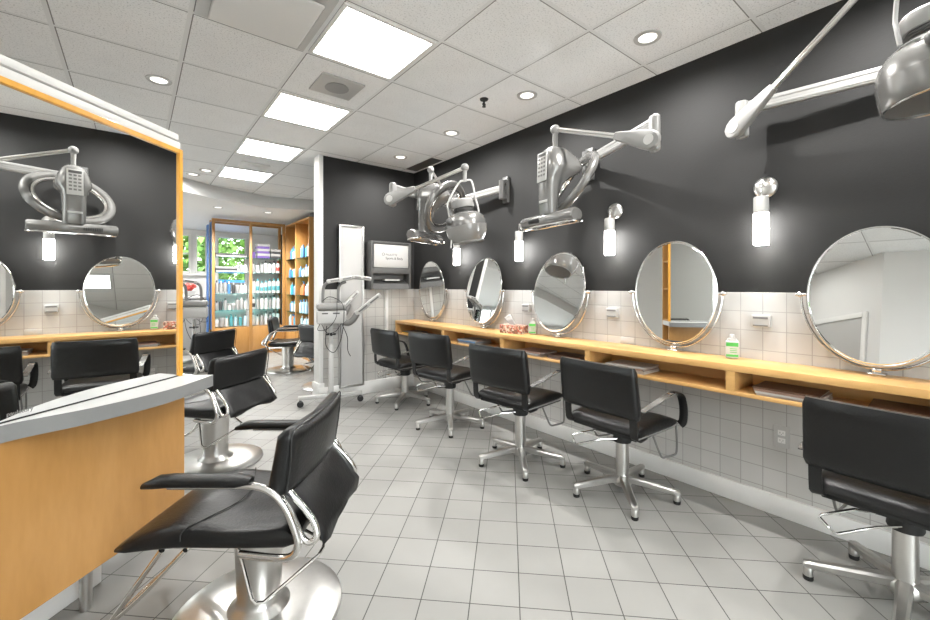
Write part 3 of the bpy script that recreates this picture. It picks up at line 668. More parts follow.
# ------------------------------------------------------------------ pedestal chairs (round base, tubular arms)
def make_round_chair():
    t = thing('hydraulic_chair', '', 'chair')
    secs = []
    n = 17
    for i in range(n):
        u = i / (n - 1); x = -.235 + .60 * u
        fl = max(0, (u - .62) / .38)
        dip = .018 * math.sin(min(1, u / .7) * math.pi)
        top = .480 - dip - .066 * fl ** 1.6; bot = .385 - .006 * fl
        w = .245 + .012 * fl
        e = .45
        if i == 0: top -= .03; bot += .02
        if i == n - 1: top -= .010; bot += .004; w -= .012
        s = []
        for k in range(28):
            a = 2 * math.pi * k / 28; ca, sa = math.cos(a), math.sin(a)
            yy = w * math.copysign(abs(ca) ** .30, ca)
            zz = (top + bot) / 2 + (top - bot) / 2 * math.copysign(abs(sa) ** .55, sa)
            if sa > 0: zz -= .016 * (1 - (yy / w) ** 2) * (1 - fl)
            s.append(V((x, yy, zz)))
        secs.append(s)
    se = MB().loft(secs).build('seat', M['leather'], t, sharp=70)
    MB().tube(crv([(.14, -.252, .43), (.135, -.24, .462), (.10, -.16, .462), (.06, -.05, .456), (.06, .05, .456), (.10, .16, .462), (.135, .24, .462), (.14, .252, .43)], 5), .0022, 5).build('seam', M['rubber'], se)
    MB().box(-.18, .20, -.19, .19, .375, .400, .006).build('seat_plate', M['dgrey'], t)
    # backrest pad
    bt = MB(); secs = []
    for i in range(13):
        u = i / 12; z = .575 + .225 * u; thk = .042 * (1 if 0 < i < 12 else .45) * (1 - .15 * u)
        w = .266 - (.010 if i in (0, 12) else 0)
        s = []
        for k in range(24):
            a = 2 * math.pi * k / 24; ca, sa = math.cos(a), math.sin(a)
            yy = w * math.copysign(abs(ca) ** .2, ca)
            s.append(V((-.176 - .165 * (z - .575) + thk * math.copysign(abs(sa) ** .6, sa) - .030 * (1 - (yy / w) ** 2), yy, z)))
        secs.append(s)
    bk = bt.loft(secs).build('backrest', M['leather'], t, sharp=70)
    MB().tube(crv([(-.216, -.262, .585), (-.232, -.262, .69), (-.240, -.258, .798), (-.252, -.15, .803), (-.258, 0, .804), (-.252, .15, .803), (-.240, .258, .798), (-.232, .262, .69), (-.216, .262, .585)], 4), .003, 5).build('piping', M['rubber'], bk)
    # hanging sling behind
    sl = MB(); rows = []
    for i in range(9):
        u = i / 8
        z = .605 - .185 * u; x = -.186 - .150 * u ** .8
        w = .248 - .012 * math.sin(u * 3.1) - .008 * u
        rows.append([V((x - (.03 - .022 * u) * (1 - (2 * k / 10 - 1) ** 2) + .004 * math.sin(k * 1.7 + i), w * (2 * k / 10 - 1), z - (.012 * math.sin(k * .9) if i == 8 else 0))) for k in range(11)])
    for a, b in zip(rows[:-1], rows[1:]):
        for k in range(10): sl.add([a[k], a[k + 1], b[k + 1], b[k]], [[0, 1, 2, 3]])
    so = sl.build('back_sling', M['leather'], t); md = so.modifiers.new('s', 'SOLIDIFY'); md.thickness = .005
    for sg in (-1, 1):
        y = sg * .275
        at = MB().tube(crv([(.16, y, .628), (.0, y, .628), (-.10, y, .628), (-.165, y, .612), (-.215, y, .565), (-.245, y, .50), (-.262, y, .44), (-.245, y, .400), (-.19, y * .95, .382), (-.05, y * .85, .378)], 5), .0125, 12).build('arm_tube', M['chrome'], t)
        s = []
        for i in range(9):
            u = i / 8; x = .24 - .35 * u; h = .018 * (1 if 0 < i < 8 else .5); zc = .645 - .016 * max(0, (.25 - u) / .25) ** 2
            s.append([V((x, y + .030 * (1 if 0 < i < 8 else .6) * math.copysign(abs(math.cos(q)) ** .7, math.cos(q)), zc + h * math.copysign(abs(math.sin(q)) ** .8, math.sin(q)))) for q in [2 * math.pi * k / 16 for k in range(16)]])
        MB().loft(s).build('arm_pad', M['leather'], at, sharp=60)
        y2 = sg * .246
        MB().tube(crv([(-.19, y2, .585), (-.222, y2, .53), (-.250, y2, .47), (-.268, y2, .436), (-.291, y2, .424), (-.311, y2 * .98, .440), (-.302, y2 * .95, .478), (-.268, y2 * .93, .525), (-.222, y2 * .92, .575), (-.196, y2 * .92, .62)], 5), .0115, 12).build('back_tube', M['chrome'], t)
    # pedestal
    MB().lathe([(0, .030), (.115, .030), (.112, .036), (.085, .055), (.078, .07), (.080, .10), (.089, .34), (.089, .372), (0, .372)], n=36).build('pump_column', M['brushed'], t)
    MB().lathe([(0, .0), (.30, .0), (.310, .006), (.308, .016), (.285, .026), (.16, .034), (0, .036)], n=56).build('base_disc', M['brushed'], t)
    fr_ = MB().tube([(.22, .225, .385), (.40, .215, .135), (.425, .205, .11), (.435, .18, .10), (.435, -.18, .10), (.425, -.205, .11), (.40, -.215, .135), (.22, -.225, .385)], .0095, 10)
    for sg in (-1, 1): fr_.tube(crv([(.14, sg * .225, .385), (.27, sg * .222, .25), (.355, sg * .218, .17), (.405, sg * .212, .132)], 5), .0085, 10)
    fr_.build('footrest', M['chrome'], t)
    MB().tube([(.02, .115, .385), (.02, .13, .37), (-.075, .205, .205), (-.09, .205, .19), (-.115, .20, .19), (-.275, .12, .30), (-.285, .10, .315), (-.28, .075, .325), (-.10, -.02, .35)], .0065, 8).build('pump_lever', M['chrome'], t)
    MB().ell((.055, .098, .345), (.016, .016, .02), n=14, h=8).cyl((.05, .085, .345), (.05, .115, .345), .006).build('knob', M['rubber'], t)
    return t
r0 = make_round_chair()
rnd = [(.3816, 1.779, 141.6, 'near black hydraulic chair with chrome arm tubes, in front of the maple station'),
       (.459, 3.50, 130, 'black hydraulic chair with hanging back sling just past the grey desktop tip'),
       (.54, 5.31, 127, 'black hydraulic chair in front of the white cabled machine by mirror frame'),
       (1.826, 6.643, -24, 'black hydraulic chair with bluish back in front of the product cabinet'),
       (1.93, 5.27, 26, 'black hydraulic chair half hidden behind the white wall post and dryer stand')]
for i, (x, y, rz, lab) in enumerate(rnd):
    o = r0 if i == 0 else dup(r0)
    o.location = (x, y, 0); o.rotation_euler.z = R(rz); o['label'] = lab; o['group'] = 'black hydraulic chairs'

# ------------------------------------------------------------------ swing arms for dryers
def swing_arm(t, mount, elbow, joint, drop=.11):
    """wall bracket -> level arm -> elbow -> raised arm -> joint; all world points."""
    mount, elbow, joint = V(mount), V(elbow), V(joint)
    MB().box(D - .03, D, mount.y - .035, mount.y + .035, mount.z - .13, mount.z + .12, .004).cyl((mount.x, mount.y, mount.z - .10), (mount.x, mount.y, mount.z + .08), .028).box(D - .06, D - .03, mount.y - .03, mount.y + .03, mount.z - .10, mount.z - .06, .003).box(D - .06, D - .03, mount.y - .03, mount.y + .03, mount.z + .05, mount.z + .09, .003).build('wall_bracket', M['dgrey'], t, True)
    d = (elbow - mount); dn = d.normalized(); sd = V((-dn.y, dn.x, 0)).normalized()
    a = MB()
    T = frame(mount, dn, sd, dn.cross(sd))
    L = d.length
    a.box(0, L, -.014, .014, -.036, .036, .010, 3, T=T)
    for z in (-.017, .017): a.box(.02, L - .02, -.017, .017, z - .006, z + .006, .002, 1, T=T)
    a.build('lower_arm', M['plastic'], t, True)
    e = MB().box(-.030, .036, -.026, .026, -drop - .060, .048, .022, 4, T=frame(elbow, dn, sd, V((0, 0, 1))))
    e.build('elbow', M['plastic'], t, True)
    p0 = elbow + V((0, 0, -drop)); u = (joint - p0); un = u.normalized(); hs = V((-un.y, un.x, 0)).normalized()
    side = hs if hs.dot(V((-1, -1, 0))) > 0 else -hs
    q0 = p0 + side * .046
    T2 = frame(q0, un, side, un.cross(side)); L2 = (joint - q0).length
    T2 = frame(q0, (joint - q0).normalized(), side, (joint - q0).normalized().cross(side))
    b = MB(); secs = []
    for x, h, w in ((-.058, .012, .014), (-.048, .034, .020), (-.025, .052, .022), (.0, .058, .022), (.06, .052, .021), (.22, .028, .017), (.25, .022, .015)):
        secs.append([V((x, w * cy, h * cz)) for cy, cz in ((-1, -.8), (-.6, -1), (.6, -1), (1, -.8), (1, .8), (.6, 1), (-.6, 1), (-1, .8))])
    sh = b.loft(secs, T2).build('arm_shroud', M['plastic'], t, True)
    MB().lathe([(0, .020), (.030, .020), (.030, .0255), (0, .026)], T2 @ frame((0, 0, 0), V((1, 0, 0)), V((0, 0, -1)), V((0, 1, 0))), 20).build('pivot_cap', M['plasticw'], sh, True)
    MB().tube([T2 @ V((.2, 0, .008)), T2 @ V((L2, 0, .008))], .010, 10).tube([T2 @ V((.2, 0, -.008)), T2 @ V((L2, 0, -.008))], .007, 10).build('upper_arm', M['alu'], t, True)
    return un, side
def dryer_joint(t, joint, bottom):
    MB().cyl(V(joint) + V((0, 0, .028)), V(bottom), .020, .016).ell(joint, (.034, .034, .034)).build('joint', M['plastic'], t, True)

def hood_dryer(label, mount, elbow, joint, c, lean, big=1., metal=False):
    t = thing('hood_dryer', label, 'hair dryer', mount, 0, 'hair dryers on wall arms')
    swing_arm(t, mount, elbow, joint)
    T = axis(c, V((0, 0, 1)) + V(lean), (.78, -.62, 0)) @ Matrix.Scale(big, 4)
    # c is the centre of the opening rim
    cap, vis = ([(.177, .11), (.174, .140), (.160, .180), (.132, .215), (.10, .238), (.07, .25), (.07, .242), (.13, .208), (.170, .140), (.172, .11)],
                [(.166, .0), (.176, .012), (.179, .05), (.1785, .109), (.1735, .109), (.172, .05), (.166, .006)]) if metal else (
               [(.1775, .130), (.174, .165), (.160, .205), (.135, .232), (.10, .250), (.085, .254), (.085, .246), (.13, .224), (.168, .165), (.171, .130)],
               [(.128, .0), (.150, .022), (.170, .07), (.1785, .129), (.1735, .129), (.166, .072), (.146, .026), (.126, .004)])
    MB().lathe(cap, T, 48, True).build('hood_cap', M['silver'], t, True)
    v = MB().lathe(vis, T, 48, True).build('visor', M['silver'] if metal else M['visor'], t, True)
    ri = .163 if metal else .124; rr_ = .169 if metal else .132
    inn = MB().lathe([(ri, .006), (.155, .05), (.150, .12), (.12, .17), (.06, .19), (0, .195), (0, .20), (.062, .196), (.124, .176), (.155, .122), (.159, .05), (ri + .003, .006)], T, 48)
    io = inn.build('inner_liner', M['plastic'], t, True)
    hl = MB()
    for j, (r, z) in enumerate(((.1545, .05), (.152, .085), (.148, .115), (.128, .155))):
        for k in range(18):
            a = 2 * math.pi * (k + .5 * (j % 2)) / 18
            hl.ell((r * math.cos(a), r * math.sin(a), z), (.0065, .0065, .0065), T, 8, 6)
    hl.build('air_holes', M['rubber'], io, True)
    MB().tube([T @ V((rr_ * math.cos(a * math.pi / 24), rr_ * math.sin(a * math.pi / 24), .002)) for a in range(48)], .004 * big, 6, True).build('rim', M['chrome'] if metal else M['plastic'], v, True)
    hr = .075 if metal else .092
    nk = MB().lathe([(.0, .244), (hr - .006, .244)] + [(hr - .004 if k % 2 else hr - .012, .250 + .006 * k) for k in range(7)] + [(hr - .008, .294), (0, .294)], T, 28)
    nk.build('ribbed_neck', M['dgrey'], t, True)
    MB().lathe([(0, .290), (hr, .290), (hr + .004, .298), (hr, .352), (hr - .01, .362), (0, .364)], T, 32).build('hub', M['plastic'], t, True)
    fk = MB()
    jb = V(joint) + V((0, 0, -.115))
    for s in (-1, 1):
        fk.tube(crv([jb, jb + (T.to_3x3() @ V((s * .055, 0, -.01))) , T @ V((s * .118, 0, .36)), T @ V((s * .126, 0, .29)), T @ V((s * .126, 0, .232))], 5), .008, 8)
    fk.build('fork', M['plasticw'], t, True)
    dryer_joint(t, joint, jb)
    MB().ell(T @ V((-.135, -.118, .178)), (.026, .026, .030)).build('knob', M['dgrey'], t, True)
    MB().cyl(T @ V((-.14, -.09, .03)), T @ V((-.155, -.098, -.035)), .005).build('pull_tab', M['plasticw'], t, True)
hood_dryer('hood hair dryer with smoky visor hanging in front of the ring dryer', (D - .07, 3.72, 2.19), (1.825, 3.34, 2.17), (2.19, 2.755, 2.29),
           (2.215, 2.735, 1.655), (-.13, .10, 0))
hood_dryer('hood hair dryer cut by the upper right photo edge, on a white arm', (D - .07, .02, 2.27), (2.70, .86, 2.287), (2.37, .17, 2.655),
           (2.44, .10, 2.005), (0, .14, 0), 1.0, True)

def ring_dryer(label, mount, elbow, joint, heading, yaw=0.):
    t = thing('ring_dryer', label, 'hair dryer', mount, 0, 'hair dryers on wall arms')
    swing_arm(t, mount, elbow, joint)
    j = V(joint); f = V((math.cos(heading), math.sin(heading), 0)); s = V((-f.y, f.x, 0))
    T = frame(j + V((0, 0, -.135)), f, s, V((0, 0, 1))) @ Matrix.Diagonal((1, 1, .9, 1))       # local: x forward, y to the side, z up; body hangs down to z=-.60
    dryer_joint(t, joint, j + V((0, 0, -.16)))
    # body: wide shoulders at the top, slim spine below
    secs = []
    for z, w, x0, x1 in ((.0, .045, -.06, .055), (-.03, .075, -.12, .085), (-.09, .10, -.19, .105), (-.15, .115, -.215, .112), (-.19, .115, -.19, .113), (-.24, .085, -.10, .114), (-.30, .076, -.03, .114), (-.40, .073, .01, .112), (-.50, .072, .02, .108), (-.535, .070, .03, .10)):
        ring = []
        for k in range(24):
            a = 2 * math.pi * k / 24; ca, sa = math.cos(a), math.sin(a)
            ring.append(V(((x0 + x1) / 2 + (x1 - x0) / 2 * math.copysign(abs(ca) ** .6, ca), w * math.copysign(abs(sa) ** (.5 if ca > 0 else .9), sa), z)))
        secs.append(ring)
    body = MB().loft(secs, T).build('body', M['silver'], t, True, sharp=50)
    kp = MB().box(.111, .118, -.050, .050, -.285, -.055, .003, 2, T=T @ Matrix.Rotation(R(-2), 4, 'Y')).build('keypad', M['plasticw'], body, True)
    for r in range(5):
        for q in range(3):
            MB().box(.117, .121, -.038 + q * .028, -.018 + q * .028, -.245 + r * .032, -.228 + r * .032, .002, 1, T=T @ Matrix.Rotation(R(-2), 4, 'Y')).build('key', M['grey'], kp, True)
    MB().box(.117, .120, -.040, .040, -.090, -.066, .001, 1, T=T @ Matrix.Rotation(R(-2), 4, 'Y')).build('display', M['dgrey'], kp, True)
    MB().box(.108, .114, -.045, .045, -.445, -.425, .004, 2, T=T).build('name_plate', M['plasticw'], body, True)
    # horizontal housing with vents
    h = MB().lathe([(0, -.275), (.046, -.275), (.055, -.262), (.055, .262), (.046, .275), (0, .275)], T @ frame((.055, 0, -.575), V((1, 0, 0)), V((0, 0, -1)), V((0, 1, 0))), 28).build('housing', M['silver'], t, True)
    vt = MB()
    for k in range(9): vt.box(.100, .1135, -.17 + k * .014, -.163 + k * .014, -.592, -.562, T=T)
    vt.build('vent_slots', M['rubber'], h, True)
    MB().tube([T @ V(p) for p in crv([(.10, -.25, -.625), (.13, 0, -.63), (.10, .25, -.625), (-.02, .24, -.61), (-.04, 0, -.605), (-.02, -.24, -.61)], 6, True)], .009, 8, True).build('guard_rail', M['chrome'], t, True)
    # the two swinging rings behind
    for nm, a_, b_, tl, rr, m_ in (('heating_ring', .298, .225, .115, .031, 'silver'), ('reflector_ring', .252, .185, .095, .018, 'chrome')):
        pts = []
        for k in range(56):
            q = 2 * math.pi * k / 56
            p = Matrix.Rotation(yaw, 4, 'Z') @ V((-tl * math.sin(q), a_ * math.cos(q), b_ * math.sin(q)))
            pts.append(T @ (V((-.16, 0, -.27)) + p))
        MB().tube(pts, rr, 14, True).build(nm, M[m_], t, True)
ring_dryer('keypad dryer with swinging heating rings on wall arm, above the middle mirror', (D - .07, 1.95, 2.25), (2.36, 1.20, 2.23), (2.36, 1.925, 2.405), R(170), R(-22))
ring_dryer('ring dryer on wall arm behind the smoky hood dryer, near the dark corner', (D - .07, 2.90, 2.22), (2.72, 3.62, 2.20), (2.24, 3.35, 2.41), R(117))

# ------------------------------------------------------------------ wheeled processing machines
def make_machine():
    t = thing('hair_processor', '', 'salon machine')
    MB().box(-.025, .025, -.03, .03, .075, .66, .006).cyl((0, 0, .64), (0, 0, .86), .022).build('pole', M['plasticw'], t)
    MB().box(-.33, .33, -.026, .026, .078, .118, .008).box(-.026, .026, -.20, .14, .078, .118, .008).build('foot', M['plasticw'], t)
    for x, y in ((-.31, 0), (.31, 0), (0, -.18), (0, .12)):
        c = MB().cyl((x, y - .012, .033), (x, y + .012, .033), .033, n=20).build('caster', M['rubber'], t)
        MB().box(x - .012, x + .012, y - .018, y + .018, .05, .080, .003).build('fork', M['dgrey'], c)
    hd = MB().box(-.15, .15, -.11, .11, .88, 1.02, .018, 3).build('housing', M['plasticw'], t)
    MB().box(-.152, .152, -.112, .112, 1.024, 1.10, .03, 4).build('lid', M['plastic'], hd)
    MB().box(-.10, -.04, -.1125, -.109, .985, 1.0).box(.01, .08, -.1125, -.109, .985, 1.0).build('switches', M['dgrey'], hd)
    MB().cyl((0, -.03, .76), (0, .03, .76), .016).box(-.05, .05, -.012, .012, .75, .77, .004).build('clamp_knob', M['rubber'], t)
    # three heater wings: two swung up on posts, two angled
    wg = MB()
    for x in (-.08, .08): wg.tube(crv([(x, .04, 1.06), (x, .04, 1.22), (x + .02, .04, 1.30), (x + .08, .04, 1.33)], 5), .016, 10)
    wg.build('wing_post', M['grey'], t)
    def wing(pts, w, nm='heater_wing'):
        a, b = V(pts[0]), V(pts[1]); x = (b - a).normalized(); y = V((0, 1, 0)); z = x.cross(y)
        T = frame(a, x, y, z); L = (b - a).length
        o = MB().box(0, L, -w, w, -.022, .022, .012, 3, T=T).build(nm, M['plasticw'], t)
        s = MB()
        for k in range(2):
            for sg in (-1, 1): s.box(L * (.12 + .45 * k), L * (.45 + .45 * k), sg * w - .002, sg * w + .002, -.008, .008, T=T)
            s.box(L * (.12 + .45 * k), L * (.45 + .45 * k), -w * .7, -w * .3, -.0235, -.02, T=T)
        s.build('vent', M['grey'], o)
    wing([(-.04, .04, 1.33), (.24, .02, 1.38)], .05); wing([(.22, .0, 1.385), (.42, -.05, 1.36)], .04)
    wing([(.24, -.10, .98), (.50, -.16, 1.19)], .05); wing([(.14, .10, 1.05), (.31, .18, 1.22)], .045)
    MB().tube(crv([(.12, -.07, .90), (.17, -.09, .885), (.22, -.10, .92), (.26, -.105, .985)], 5), .035, 12).tube(crv([(.12, .07, .95), (.16, .09, .98), (.2, .11, 1.08)], 5), .03, 12).build('wing_elbow', M['grey'], t)
    MB().tube(crv([(-.1, -.10, 1.12), (-.02, -.13, 1.17), (.10, -.14, 1.10), (.12, -.14, .95), (.09, -.13, .72), (.02, -.12, .58), (-.06, -.10, .66), (-.05, -.08, .86)], 6), .0038, 8).build('power_cable', M['rubber'], t)
    MB().tube(crv([(.05, -.12, 1.12), (.04, -.13, .95), (-.05, -.12, .83), (-.14, -.1, .82), (-.12, -.08, .88)], 6), .0034, 8).tube(crv([(-.1, -.05, .88), (-.05, -.1, .79), (.04, -.10, .80), (.1, -.06, .88)], 6), .0034, 8).tube(crv([(.1, -.10, .88), (.155, -.13, .74), (.16, -.13, .60), (.19, -.13, .53)], 6), .0038, 8).build('power_cable', M['rubber'], t)
    return t
k0 = make_machine()
k0.location = (1.66, 4.42, 0); k0.rotation_euler.z = R(-16)
k0['label'] = 'white wheeled hair processor with angled heater wings beside the tall board'; k0['group'] = 'wheeled hair processors'
k1 = dup(k0); k1.location = (.58, 6.25, 0); k1.rotation_euler.z = R(170); k1['label'] = 'white wheeled hair processor with cables just right of the orange mirror frame'

# ------------------------------------------------------------------ product cabinet at the back
YS, XS0, XS1, XM = 8.6, 1.07, 2.31, 1.70
t = thing('display_cabinet', 'maple and glass product cabinet with five glass shelves at the back', 'cabinet', ((XS0 + XS1) / 2, YS + .17, 0))
w_ = .045
cab = lambda mb, n, m: mb.build(n, m, t, True)
for x in (XS0, XM - w_ / 2, XS1 - w_):
    cab(MB().box(x, x + w_, YS, YS + .05, 0, 2.50, .003), 'post', M['wood'])
for x in (XS0, XS1 - w_): cab(MB().box(x, x + w_, YS + .30, YS + .35, 0, 2.50, .003), 'post', M['wood'])
cab(MB().box(XS0 + w_, XM - w_ / 2, YS, YS + .05, 2.45, 2.50).box(XM + w_ / 2, XS1 - w_, YS, YS + .05, 2.45, 2.50).box(XS0 + w_, XS1 - w_, YS + .30, YS + .35, 2.45, 2.50), 'top_rail', M['wood'])
cab(MB().box(XS0 + w_, XM - w_ / 2, YS + .01, YS + .34, .05, .52, .003).box(XM + w_ / 2, XS1 - w_, YS + .01, YS + .34, .05, .52, .003), 'base_panel', M['wood'])
cab(MB().box(XS0, XS1, YS + .02, YS + .33, .0, .05), 'plinth', M['wood'])
cab(MB().box(XS0 - .004, XS0 + .0, YS + .05, YS + .30, .5, 2.45), 'side_panel', M['bluepanel'])
cab(MB().box(XM + w_ / 2, XS1 - w_, YS + .320, YS + .328, .53, 1.8).box(XS0 + w_, XM - w_ / 2, YS + .320, YS + .328, .53, 1.18), 'back_board', M['white'])
SZ = [.535, .84, 1.147, 1.54, 1.82]
for z in SZ[0:]:
    for a, b in ((XS0 + w_, XM - w_ / 2), (XM + w_ / 2, XS1 - w_)):
        if z > .6: cab(MB().box(a, b, YS + .055, YS + .30, z - .012, z), 'glass_shelf', M['gshelf'])
# wing toward the room
XW0, XW1, YW0 = XS1 + .002, 2.60, 7.17
t = thing('wing_shelf', 'tall maple shelf unit with two bays standing at right angles to glass cabinet', 'shelf', ((XW0 + XW1) / 2, (YW0 + YS) / 2, 0))
cab = lambda mb, n, m: mb.build(n, m, t, True)
YM = (YW0 + YS) / 2 + .06
for y0_, y1_ in ((YW0, YW0 + .03), (YM - .015, YM + .015), (YS - .032, YS - .002)): cab(MB().box(XW0, XW1, y0_, y1_, 0, 2.47, .002), 'side_panel', M['wood'])
cab(MB().box(XW1, XW1 + .015, YW0, YS - .002, 0, 2.47), 'back_panel', M['wood'])
WZ = [.52, .80, 1.12, 1.45, 1.80]
for a, b in ((YW0 + .03, YM - .015), (YM + .015, YS - .032)):
    cab(MB().box(XW0 + .002, XW1, a, b, 2.44, 2.47), 'top_board', M['wood'])
    for z in WZ: cab(MB().box(XW0 + .01, XW1, a, b, z - .015, z), 'shelf_board', M['gshelf'] if z > .6 else M['wood'])
    cab(MB().box(XW0 + .008, XW0 + .02, a, b, 0, .505), 'base_panel', M['wood'])
tag(MB().box(2.40, 2.56, 7.24, 7.40, 2.471, 2.64, .01).build('speaker_box', M['dgrey']), 'dark box standing on top of the tall maple shelf by the dark wall', 'box')
# products
def bottle(kind, x, y, z, h, r, body, cap, label, group, band=None):
    mb = MB()
    if kind == 'box':
        mb.use(0).box(-r, r, -r * .7, r * .7, 0, h, .002, 1)
        if band: mb.use(1).box(-r * 1.01, r * 1.01, -r * .72, -r * .69, h * .15, h * .5)
    elif kind == 'tub':
        mb.use(0).lathe([(0, 0), (r * .9, 0), (r, h * .72), (0, h * .72)], n=14); mb.use(1).lathe([(0, h * .72), (r * 1.06, h * .72), (r * 1.06, h * .95), (r, h), (0, h)], n=14)
    else:
        mb.use(0).lathe([(0, 0), (r * .95, 0), (r, h * .04), (r, h * .70), (r * .8, h * .79), (r * .38, h * .82), (0, h * .82)], n=14)
        mb.use(1).lathe([(0, h * .80), (r * .42, h * .80), (r * .42, h * .97), (r * .3, h), (0, h)], n=12)
        if kind == 'pump': mb.box(-r * .9, r * .2, -.006, .006, h * .97, h * 1.02)
        if band: mb.lathe([(r * 1.01, h * .18), (r * 1.02, h * .2), (r * 1.02, h * .46), (r * 1.01, h * .48)], n=14)
    o = mb.build('shampoo_bottle' if kind in ('bottle', 'pump') else 'product_tub' if kind == 'tub' else 'product_box', [M[body], M[cap]])
    o.location = (x, y, z + .0006); tag(o, label, 'bottle' if kind in ('bottle', 'pump') else 'tub' if kind == 'tub' else 'box', group); return o
BN = {'bw': 'white', 'bg': 'grey', 'bt': 'teal', 'bb': 'blue', 'bd': 'black', 'br': 'red', 'bp': 'purple', 'bl': 'pale blue', 'or_': 'orange', 'cy': 'bright blue'}
SN = ['bottom', 'second lowest', 'middle', 'second highest', 'top']
def row(bay, si, specs, xa, xb, wing=False):
    n = len(specs)
    for i, sp in enumerate(specs):
        kind, h, r, body, cap = sp[:5]; band = len(sp) > 5
        x = xa + (xb - xa) * (i + .5) / n
        nm = {'bottle': 'bottle', 'pump': 'pump bottle', 'tub': 'tub', 'box': 'box'}[kind]
        lab = '%s %s, %s from left on %s shelf, %s' % (BN[body], nm, ordn(i), SN[si], bay)
        if wing: bottle(kind, XW0 + .08 + random.uniform(-.01, .02), x, WZ[si], h, r, body, cap, lab, 'products on the maple wing shelf', band)
        else: bottle(kind, x, YS + .15 + random.uniform(-.03, .03), SZ[si], h, r, body, cap, lab, 'products in the glass cabinet', band)
La, Lb, Ra, Rb = XS0 + w_ + .01, XM - w_ / 2 - .01, XM + w_ / 2 + .01, XS1 - w_ - .01
b_ = lambda body, cap='bg', h=.25, r=.03, kind='bottle', band=False: (kind, h, r, body, cap) + ((1,) if band else ())
row('left cabinet bay', 0, [b_('bw', 'bw', .16, .035), b_('bg', 'bg', .17, .05, 'tub'), b_('bw', 'bt', .19, .03), b_('bt', 'bt', .22, .03, 'pump'), b_('bl', 'bt', .21, .03), b_('bt', 'bw', .2, .03), b_('bl', 'bg', .22, .03)], La, Lb)
row('left cabinet bay', 1, [b_('bg', 'bd', .17), b_('bd', 'bg', .2), b_('bg', 'bd', .22), b_('bw', 'bg', .12, .034, 'tub'), b_('bg', 'bw', .12, .034, 'tub'), b_('bg', 'bg', .23, .035), b_('bg', 'bw', .23, .035), b_('bw', 'bg', .2)], La, Lb)
row('left cabinet bay', 2, [b_('bg', 'bd', .24, .028), b_('bg', 'bg', .23, .028), b_('bg', 'bd', .25, .028), b_('bb', 'bw', .22, .028), b_('bd', 'bg', .2, .028), b_('bg', 'bg', .16, .04, 'tub'), b_('bw', 'bg', .2), b_('bw', 'bg', .2)], La, Lb)
row('right cabinet bay', 0, [b_('bw', 'bg', .24), b_('bw', 'bd', .2, .03), b_('bg', 'bd', .22, .03), b_('bw', 'bd', .26, .03), b_('bg', 'bd', .24), b_('bw', 'bd', .27, .033), b_('bw', 'bd', .25, .033)], Ra, Rb)
row('right cabinet bay', 1, [b_('bw', 'bd', .24, .03, 'bottle', True), b_('bg', 'bg', .22, .03), b_('bw', 'bd', .25, .03), b_('bw', 'bd', .26, .03), b_('bg', 'bd', .25, .03), b_('bw', 'bd', .27, .034), b_('bw', 'bg', .25, .034)], Ra, Rb)
row('right cabinet bay', 2, [b_('bw', 'bd', .28, .03, 'bottle'), b_('bw', 'bt', .28, .03, 'bottle', True), b_('bw', 'bt', .24, .03, 'bottle', True), b_('bw', 'bt', .25, .03, 'bottle', True), b_('bw', 'bt', .28, .03, 'bottle', True), b_('bw', 'bt', .29, .034, 'bottle', True), b_('bw', 'bt', .29, .034, 'bottle', True)], Ra, Rb)
row('right cabinet bay', 3, [b_('bg', 'bd', .2, .03), b_('bw', 'bd', .18, .03), b_('bg', 'bd', .2, .03), b_('bw', 'bd', .24, .033), b_('bw', 'bd', .22, .033), b_('bw', 'bd', .24, .033), b_('bw', 'br', .24, .033, 'bottle', True)], Ra, Rb)
row('left cabinet bay', 3, [b_('bg', 'bg', .17, .035), b_('bw', 'bg', .17, .035)], La + .40, Lb)
def flatbox(x, y, z, w, d, h, body, lab, grp): 
    o = MB().box(-w / 2, w / 2, -d / 2, d / 2, 0, h, .002, 1).build('product_box', M[body]); o.location = (x, y, z + .0006); tag(o, lab, 'box', grp)
for k, c in enumerate(('bg', 'bd', 'bg')):
    flatbox(La + .19, YS + .17, SZ[3] + .034 * k, .36, .2, .032, c, '%s flat box on the second highest shelf of left cabinet bay' % ('bottom', 'middle', 'top')[k], 'flat boxes in the glass cabinet')
for k, c in enumerate(('bg', 'bd')):
    flatbox(La + .26, YS + .17, SZ[4] + .034 * k, .5, .2, .032, c, '%s long flat box on the top shelf of left cabinet bay' % ('lower', 'upper')[k], 'flat boxes in the glass cabinet')
for k in range(6):
    flatbox(Ra + .20 + .008 * (k % 2), YS + .17, SZ[4] + .046 * k, .22, .19, .044, ('bp', 'bg')[k % 2], '%s box from the bottom of the purple and grey stack on top shelf' % ordn(k), 'stacked purple and grey boxes')
for k in range(4):
    flatbox(Ra + .42 + .006 * (k % 2), YS + .17, SZ[4] + .046 * k, .18, .19, .044, ('bd', 'bg')[k % 2], '%s box from the bottom of the short grey stack beside the purple stack' % ordn(k), 'stacked purple and grey boxes')
bottle('box', Ra + .04, YS + .15, SZ[4], .12, .03, 'bp', 'bw', 'small upright purple box beside the middle cabinet post', 'products in the glass cabinet')
